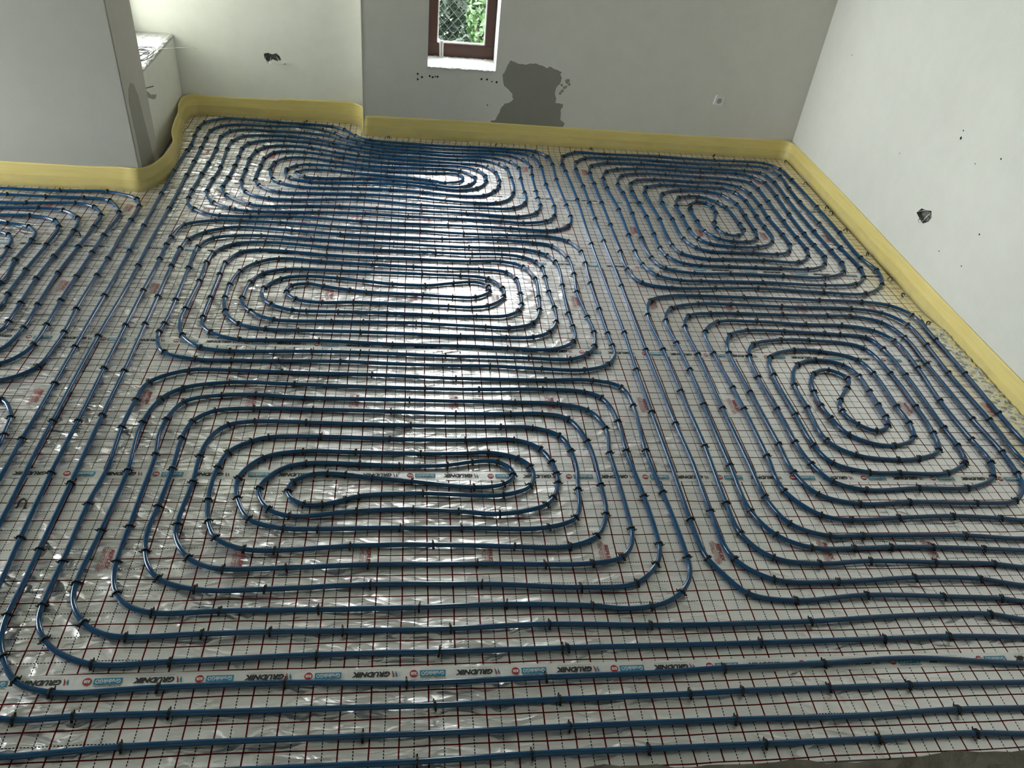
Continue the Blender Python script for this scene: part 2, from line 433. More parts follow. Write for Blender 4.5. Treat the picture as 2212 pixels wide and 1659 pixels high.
# the pillar's narrow side, paler than its front, with a grey patch low down
mb = MB(); mb.box((-1.86, 3.568, 0.0), (-1.852, 4.015, H), 0)
mb.build('side_coat', [M['plaster_edge']], wall_pillar)
def blob(loop, org, U, V, depth, mat, name, parent):
    O, U, V = Vector(org), Vector(U), Vector(V); Wn = U.cross(V)
    # ragged outline
    pts = []
    for i in range(len(loop)):
        a = Vector(loop[i]); c = Vector(loop[(i + 1) % len(loop)]); n = max(1, int((c - a).length / 0.012))
        for k in range(n):
            q = a.lerp(c, k / n); pts.append((q.x + random.uniform(-.003, .003), q.y + random.uniform(-.003, .003)))
    cxm = sum(p[0] for p in pts) / len(pts); cym = sum(p[1] for p in pts) / len(pts)
    mb = MB(); n = len(pts)
    inn = [(cxm + (p[0] - cxm) * 0.985, cym + (p[1] - cym) * 0.985) for p in pts]
    mb.add([tuple(O + U * p[0] + V * p[1]) for p in pts] + [tuple(O + U * p[0] + V * p[1] + Wn * depth) for p in inn], [(i, (i + 1) % n, n + (i + 1) % n, n + i) for i in range(n)])
    tri = tessellate_polygon([[Vector((p[0], p[1], 0)) for p in inn]])
    mb.add([tuple(O + U * p[0] + V * p[1] + Wn * depth) for p in inn], [tuple(t) for t in tri])
    return mb.build(name, [mat], parent)
blob([(3.62, 0.05), (3.62, 0.60), (3.66, 0.67), (3.72, 0.69), (3.78, 0.66), (3.82, 0.58), (3.86, 0.33), (3.90, 0.05)], (-1.852, 0, 0), (0, 1, 0), (0, 0, 1), 0.002, M['patch_mid'], 'grey_patch', wall_pillar)
wall_niche = block('wall_niche', (-2.30, 4.021, -0.05), (-1.905, 5.069, 0.625), M['plaster'])
# rough white sill on the parapet: slightly broken edge
sx = np.linspace(-2.29, -1.90, 22); sy = np.linspace(4.023, 5.067, 34)
V_, F_ = [], []
for i, x in enumerate(sx):
    for j, y in enumerate(sy):
        e = 1 if i == len(sx) - 1 else 0
        V_.append((x + e * rng.uniform(-.008, .002), y, 0.64 + rng.uniform(-.003, .003) - e * rng.uniform(0.002, .012)))
for i in range(len(sx) - 1):
    for j in range(len(sy) - 1):
        a = i * len(sy) + j
        F_.append((a, a + len(sy), a + len(sy) + 1, a + 1))
n0 = len(V_)
for j, y in enumerate(sy):
    V_.append((-1.904, y, 0.61))
last = (len(sx) - 1) * len(sy)
for j in range(len(sy) - 1):
    F_.append((last + j, n0 + j, n0 + j + 1, last + j + 1))
link('sill', mesh('sill', V_, F_), [M['sill']], wall_niche)
blob([(4.09, 0.53), (4.11, 0.545), (4.115, 0.50), (4.20, 0.47), (4.25, 0.43), (4.34, 0.40), (4.39, 0.385), (4.34, 0.37), (4.26, 0.395), (4.19, 0.43), (4.11, 0.43), (4.085, 0.44)], (-1.904, 0, 0), (0, 1, 0), (0, 0, 1), 0.0015, M['patch_mid'], 'cement_smear', wall_niche)
mb = MB(); mb.tube([(-1.905, 4.10, 0.52), (-1.845, 4.16, 0.525)], 0.003, 6)
mb.build('nail', [M['wire']], wall_niche)
block('wall_lintel', (-2.30, 4.021, 3.4), (-1.905, 5.069, H), M['plaster'])
block('ceiling', (-6.3, -3.6, H), (3.65, 5.25, H + 0.15), M['ceiling'])
# fresh cement patch under the window
patch = [(0.794, 0.69), (0.862, 0.668), (0.909, 0.664), (0.993, 0.68), (1.066, 0.66), (1.103, 0.647), (1.121, 0.66), (1.224, 0.625), (1.216, 0.598), (1.233, 0.576), (1.224, 0.537), (1.194, 0.496), (1.191, 0.453), (1.206, 0.403), (1.206, 0.367), (1.272, 0.363), (1.269, 0.327), (1.258, 0.318), (1.264, 0.286), (1.265, 0.229), (1.307, 0.199), (1.29, 0.12), (1.216, 0.12), (0.673, 0.12), (0.671, 0.181), (0.707, 0.191), (0.72, 0.228), (0.737, 0.262), (0.746, 0.298), (0.771, 0.332), (0.814, 0.346), (0.843, 0.372), (0.831, 0.422), (0.787, 0.462), (0.754, 0.483), (0.747, 0.521), (0.735, 0.566), (0.758, 0.613), (0.774, 0.651)][::-1]
blob(patch, (0, 4.82, 0), (1, 0, 0), (0, 0, 1), 0.002, M['plaster_dark'], 'cement_patch', wall_back)
for (x, z, r) in [(1.285, 0.555, .02), (1.30, 0.53, .012), (1.265, 0.50, .012), (1.25, 0.47, .014), (1.24, 0.52, .010), (1.235, 0.45, .012), (1.28, 0.51, .008)]:
    blob(disc(x, z, r, 9), (0, 4.82, 0), (1, 0, 0), (0, 0, 1), 0.0012, M['plaster_dark'], 'cement_smear', wall_back)
# pale corner bead where the window wall steps forward
block('trim_1', (-0.404, 4.816, 0.0), (-0.396, 4.824, H), M['sill'], 0.001)

# screed slab below the foil and the raw concrete in front of its near edge
block('floor', (-6.3, -3.6, -0.12), (3.65, 5.25, -0.022), M['concrete'])
nx = 160; xs = np.linspace(-6.0, 3.4, nx); V_, F_ = [], []
edge = -0.612 + 0.010 * np.sin(xs * 3.1) + 0.006 * np.sin(xs * 11) + rng.uniform(-.006, .006, nx)
ys = [-3.5, -2.5, -1.6, -1.2, -1.0, -0.9, -0.8, -0.74, -0.70, -0.66]
for i, x in enumerate(xs):
    for y in ys: V_.append((x, y, 0.012 + rng.uniform(-.006, .006)))
    V_.append((x, edge[i], 0.012 + rng.uniform(-.006, .004))); V_.append((x, edge[i] + 0.004, -0.02))
k = len(ys) + 2
for i in range(nx - 1):
    for j in range(k - 1):
        a = i * k + j; F_.append((a, a + k, a + k + 1, a + 1))
tag(link('floor_threshold', mesh('floor_threshold', V_, F_), [M['concrete']]), kind='structure')

# ---------------------------------------------------------------- windows
def window(name, O, U, Wd, z0, z1, w0, w1, rail, mat, bottom):
    """O + U*s + z; Wd points to the room; w0..w1 depth of the frame"""
    O, U, Wd = Vector(O), Vector(U), Vector(Wd)
    root = bpy.data.objects.new(name, None); COL.objects.link(root); root.location = O
    tag(root, kind='structure')
    def bar(nm, s0, s1, a, b_, d0, d1, mt, bev=0.004):
        p = [U * s + Wd * d + Vector((0, 0, z)) for s in (s0, s1) for d in (d0, d1) for z in (a, b_)]
        lo = [min(q[i] for q in p) for i in range(3)]; hi = [max(q[i] for q in p) for i in range(3)]
        mb = MB(); mb.box(lo, hi, 0, bev); return mb.build(nm, [mt], root)
    L = w1 - w0
    bar('bottom_rail', w0, w1, z0, z0 + bottom, -0.03, 0.03, mat)
    bar('top_rail', w0, w1, z1 - rail, z1, -0.03, 0.03, mat)
    bar('stile', w0, w0 + rail, z0 + bottom, z1 - rail, -0.03, 0.03, mat)
    bar('stile', w1 - rail, w1, z0 + bottom, z1 - rail, -0.03, 0.03, mat)
    if L > 1.5:
        bar('mullion', (w0 + w1) / 2 - .05, (w0 + w1) / 2 + .05, z0 + bottom, z1 - rail, -0.03, 0.03, mat)
    t = 0.011
    g0, g1, h0, h1 = w0 + rail, w1 - rail, z0 + bottom, z1 - rail
    bar('glazing_bead', g0, g1, h0, h0 + t, 0.0, 0.022, M['seal'], 0.002)
    bar('glazing_bead', g0, g1, h1 - t, h1, 0.0, 0.022, M['seal'], 0.002)
    bar('glazing_bead', g0, g0 + t, h0 + t, h1 - t, 0.0, 0.022, M['seal'], 0.002)
    bar('glazing_bead', g1 - t, g1, h0 + t, h1 - t, 0.0, 0.022, M['seal'], 0.002)
    bar('pane', g0, g1, h0, h1, -0.006, -0.002, M['glass'], 0)
    return root
window('window_1', (0, 5.13, 0), (1, 0, 0), (0, -1, 0), 0.60, WIN_TOP, 0.121, 0.677, 0.077, M['wood'], 0.108)
window('window_2', (-2.24, 0, 0), (0, 1, 0), (1, 0, 0), 0.64, 3.4, 4.03, 5.06, 0.05, M['wood'], 0.06)
window('window_3', (-6.17, 0, 0), (0, 1, 0), (1, 0, 0), 0.1, 2.5, 1.0, 3.3, 0.08, M['wood'], 0.10)
# rough plaster sill of window_1, a little uneven
sx = np.linspace(0.122, 0.676, 40); sy = np.linspace(4.814, 5.10, 14); V_, F_ = [], []
for i, x in enumerate(sx):
    for j, y in enumerate(sy):
        V_.append((x, y + (rng.uniform(-.006, .004) if j == 0 else 0), 0.603 + rng.uniform(-.003, .003) - (0.006 if j == 0 else 0)))
for i in range(len(sx) - 1):
    for j in range(len(sy) - 1):
        a = i * len(sy) + j; F_.append((a, a + len(sy), a + len(sy) + 1, a + 1))
n0 = len(V_)
for i, x in enumerate(sx): V_.append((x, 4.815, 0.588 + 0.006 * math.sin(x * 40) + rng.uniform(-.006, .004)))
for i in range(len(sx) - 1): F_.append((i * len(sy), n0 + i, n0 + i + 1, (i + 1) * len(sy)))
link('sill', mesh('sill', V_, F_), [M['sill']], wall_back)

# ---------------------------------------------------------------- foil sheets, printed grid
SHEETS = [  # y0, y1, grid offset x, y, logo x, logo y, label
    (-0.615, -0.235, 0.0, 0.0, 0.1, -0.70, 'narrow strip of grid-printed silver foil nearest the raw concrete edge'),
    (-0.235, 0.757, 0.0, 0.0, -0.152, 0.30, 'wide grid-printed silver foil sheet under the nearest pipe coil'),
    (0.757, 1.752, -0.005, 1.29, -0.258, 1.29, 'grid-printed silver foil sheet second from the concrete edge among the wide ones'),
    (1.752, 2.739, -0.017, 2.283, -0.467, 2.283, 'grid-printed silver foil sheet under the middle of the five coils'),
    (2.739, 3.729, -0.028, 3.277, 0.122, 3.277, 'grid-printed silver foil sheet ending at the foot of the left pillar'),
    (3.729, 4.735, -0.027, 4.265, -0.077, 4.265, 'grid-printed silver foil sheet below the coil next to the alcove'),
    (4.735, 5.06, -0.020, 4.735, 9.0, 9.0, 'narrow grid-printed foil strip tucked against the window wall and alcove'),
]
def hfoil(x, y):
    return 0.0006 * math.sin(x * 5.1 + y * 3.3) + 0.0005 * math.sin(x * 2.3 - y * 6.1 + 1)
sheets = []
for si, (y0, y1, ox, oy, cx, cy, lab) in enumerate(SHEETS):
    step = 0.05
    blocks = [(-5.98, 3.375, y0, y1)]
    if si == 4: blocks = [(-5.98, -1.86, y0, 3.545), (-1.86, 3.375, y0, y1)]
    if si == 5: blocks = [(-1.87, 3.375, y0, y1)]
    if si == 6: blocks = [(-1.87, -0.41, y0, y1), (-0.41, 3.375, y0, 4.812)]
    mb = MB()
    for (xa, xb, ya, yb) in blocks:
        X = np.linspace(xa, xb, max(2, int((xb - xa) / step) + 1)); Yv = np.linspace(ya, yb, max(2, int((yb - ya) / step) + 1))
        n = len(Yv); v = [(x, y, hfoil(x, y)) for x in X for y in Yv]
        f = [(i * n + j, (i + 1) * n + j, (i + 1) * n + j + 1, i * n + j + 1) for i in range(len(X) - 1) for j in range(n - 1)]
        mb.add(v, f)
        # board edge below
        mb.box((xa, ya, -0.021), (xb, yb, -0.004), 0)
    o = mb.build('foil_sheet', [foil_mat('printed_foil', ox, oy, cx, cy)], None, True)
    tag(o, lab, 'foil', 'grid-printed foil sheets on the floor')
    sheets.append(o)

# ---------------------------------------------------------------- lettering as flat print
def text_mesh(s, size, bold=0.0, shear=0.0, align='LEFT', width=None, space=1.0):
    cu = bpy.data.curves.new('t', 'FONT'); cu.body = s; cu.size = size; cu.offset = bold; cu.shear = shear; cu.space_character = space; cu.resolution_u = 2
    o = bpy.data.objects.new('t', cu); COL.objects.link(o)
    dg = bpy.context.evaluated_depsgraph_get()
    me = bpy.data.meshes.new_from_object(o.evaluated_get(dg))
    v = np.array([p.co[:] for p in me.vertices]); f = [tuple(p.vertices) for p in me.polygons]
    bpy.data.objects.remove(o); bpy.data.curves.remove(cu); bpy.data.meshes.remove(me)
    v[:, 0] -= v[:, 0].min()
    if width: v[:, 0] *= width / v[:, 0].max()
    v[:, 1] -= v[:, 1].min()
    return v, f
def put(mb, vf, x, y, z, m, h=None):
    v, f = vf; v = v.copy()
    if h: v[:, 1] *= h / v[:, 1].max()
    v = v + np.array([x, y, z]); v[:, 2] = z
    mb.add(v.tolist(), f, m)
# one repeat of the tape print; read along +x, letters up = +y
mb = MB()
Z = 0.0
mb.add([(0.000, 0.012, Z), (0.003, -0.002, Z), (0.008, -0.011, Z), (0.009, 0.002, Z), (0.006, 0.012, Z)], [(0, 1, 2, 3, 4)], 2)
mb.add([(0.011, 0.013, Z), (0.013, 0.000, Z), (0.019, -0.012, Z), (0.021, -0.010, Z), (0.018, 0.002, Z), (0.017, 0.013, Z)], [(0, 1, 2, 3, 4, 5)], 1)
put(mb, text_mesh('GRUDNIK', 0.03, 0.0017, 0.25, width=0.135), 0.027, -0.010, Z, 0, 0.0215)
put(mb, text_mesh('CENTRUM INSTALACJI SANITARNYCH', 0.008, width=0.125), 0.028, -0.0195, Z, 4, 0.0048)
mb.add([(0.198, -0.0115, Z), (0.290, -0.0115, Z), (0.290, 0.0115, Z), (0.198, 0.0115, Z)], [(0, 1, 2, 3)], 2)
put(mb, text_mesh('GrudnikGO', 0.02, 0.0004, width=0.082), 0.203, -0.0075, Z + 0.0003, 3, 0.0155)
put(mb, text_mesh('PLATFORMA ZAKUPOWA', 0.008, 0.0002, width=0.090), 0.199, 0.0145, Z, 0, 0.0052)
c = [(0.312 + 0.0145 * math.cos(i * math.pi / 10), 0.0145 * math.sin(i * math.pi / 10), Z) for i in range(20)]
mb.add(c, [tuple(range(20))], 1)
put(mb, text_mesh('B2B', 0.012, 0.0005, width=0.020), 0.302, -0.0055, Z + 0.0003, 3, 0.011)
LOGO = mesh('tape_print', mb.v, mb.f, mb.m)
for k in ('ink_black', 'ink_red', 'ink_blue', 'ink_white', 'ink_grey'): LOGO.materials.append(M[k])
# the foil maker's print
mb = MB()
put(mb, text_mesh('REFLEX', 0.02, 0.0007, 0.12, width=0.098), -0.045, 0.006, Z, 0, 0.0165)
mb.add([(-0.055, 0.0005, Z), (0.062, 0.0005, Z), (0.062, 0.0025, Z), (-0.055, 0.0025, Z)], [(0, 1, 2, 3)], 0)
put(mb, text_mesh('TERMOSYSTEM', 0.02, 0.0, 0.0, width=0.125), -0.06, -0.0235, Z, 0, 0.020)
RLOGO = mesh('foil_print', mb.v, mb.f, mb.m); RLOGO.materials.append(M['ink_logo'])
for si, s in enumerate(SHEETS):
    if si in (0, 6): continue
    cx, cy = s[4], s[5]
    for kx in range(-9, 8):
        x = cx + 0.5 * kx
        if x < (-2.6 if si < 5 else -1.72) or x > 3.3: continue
        if si == 4 and x < -1.9 and cy > 3.5: continue
        o = bpy.data.objects.new('logo_print', RLOGO); COL.objects.link(o); o.parent = sheets[si]
        o.location = (x, cy, hfoil(x, cy) + 0.0022); o.rotation_euler = (0, 0, -math.pi / 2)

TAPES = [  # y at x = 0, slope, phase of the print, label
    (-0.235, -0.006, -0.009, 'logo-printed tape over the foil seam nearest the concrete edge'),
    (0.760, -0.006, -0.030, 'logo-printed tape crossing the heart of the nearest pipe coil'),
    (1.757, -0.008, -0.176, 'logo-printed tape between the nearest and the middle coil on the foil'),
    (2.740, -0.004, 0.0, 'logo-printed tape running just above the middle coil on the foil'),
    (3.731, -0.002, -0.011, 'logo-printed tape farthest back, through the coil beside the alcove'),
]
for ti, (ty, sl, ph, lab) in enumerate(TAPES):
    x0, x1 = (-5.95 if ti < 4 else -1.80), 3.36
    X = np.linspace(x0, x1, 160); mb = MB(); v = []
    for x in X:
        for d in (-0.0285, -0.01, 0.01, 0.0285):
            yy = ty + sl * x + d + 0.0008 * math.sin(x * 7)
            v.append((x, yy, hfoil(x, yy) + 0.0012 + (0.0 if abs(d) > .02 else 0.0006)))
    mb.add(v, [(i * 4 + j, i * 4 + 4 + j, i * 4 + 5 + j, i * 4 + 1 + j) for i in range(len(X) - 1) for j in range(3)])
    o = mb.build('printed_tape', [M['tape']], None, True)
    tag(o, lab, 'tape', 'printed tapes over the foil seams')
    P = 0.3685
    k0 = math.ceil((max(x0, -3.0) + 0.35 - ph) / P); k1 = math.floor((x1 - ph) / P)
    for k in range(k0, k1 + 1):
        x = ph + k * P; y = ty + sl * (x - 0.17)
        q = bpy.data.objects.new('logo_print', LOGO); COL.objects.link(q); q.parent = o
        q.location = (x, y, hfoil(x - .17, y) + 0.0030); q.rotation_euler = (0, 0, math.pi)

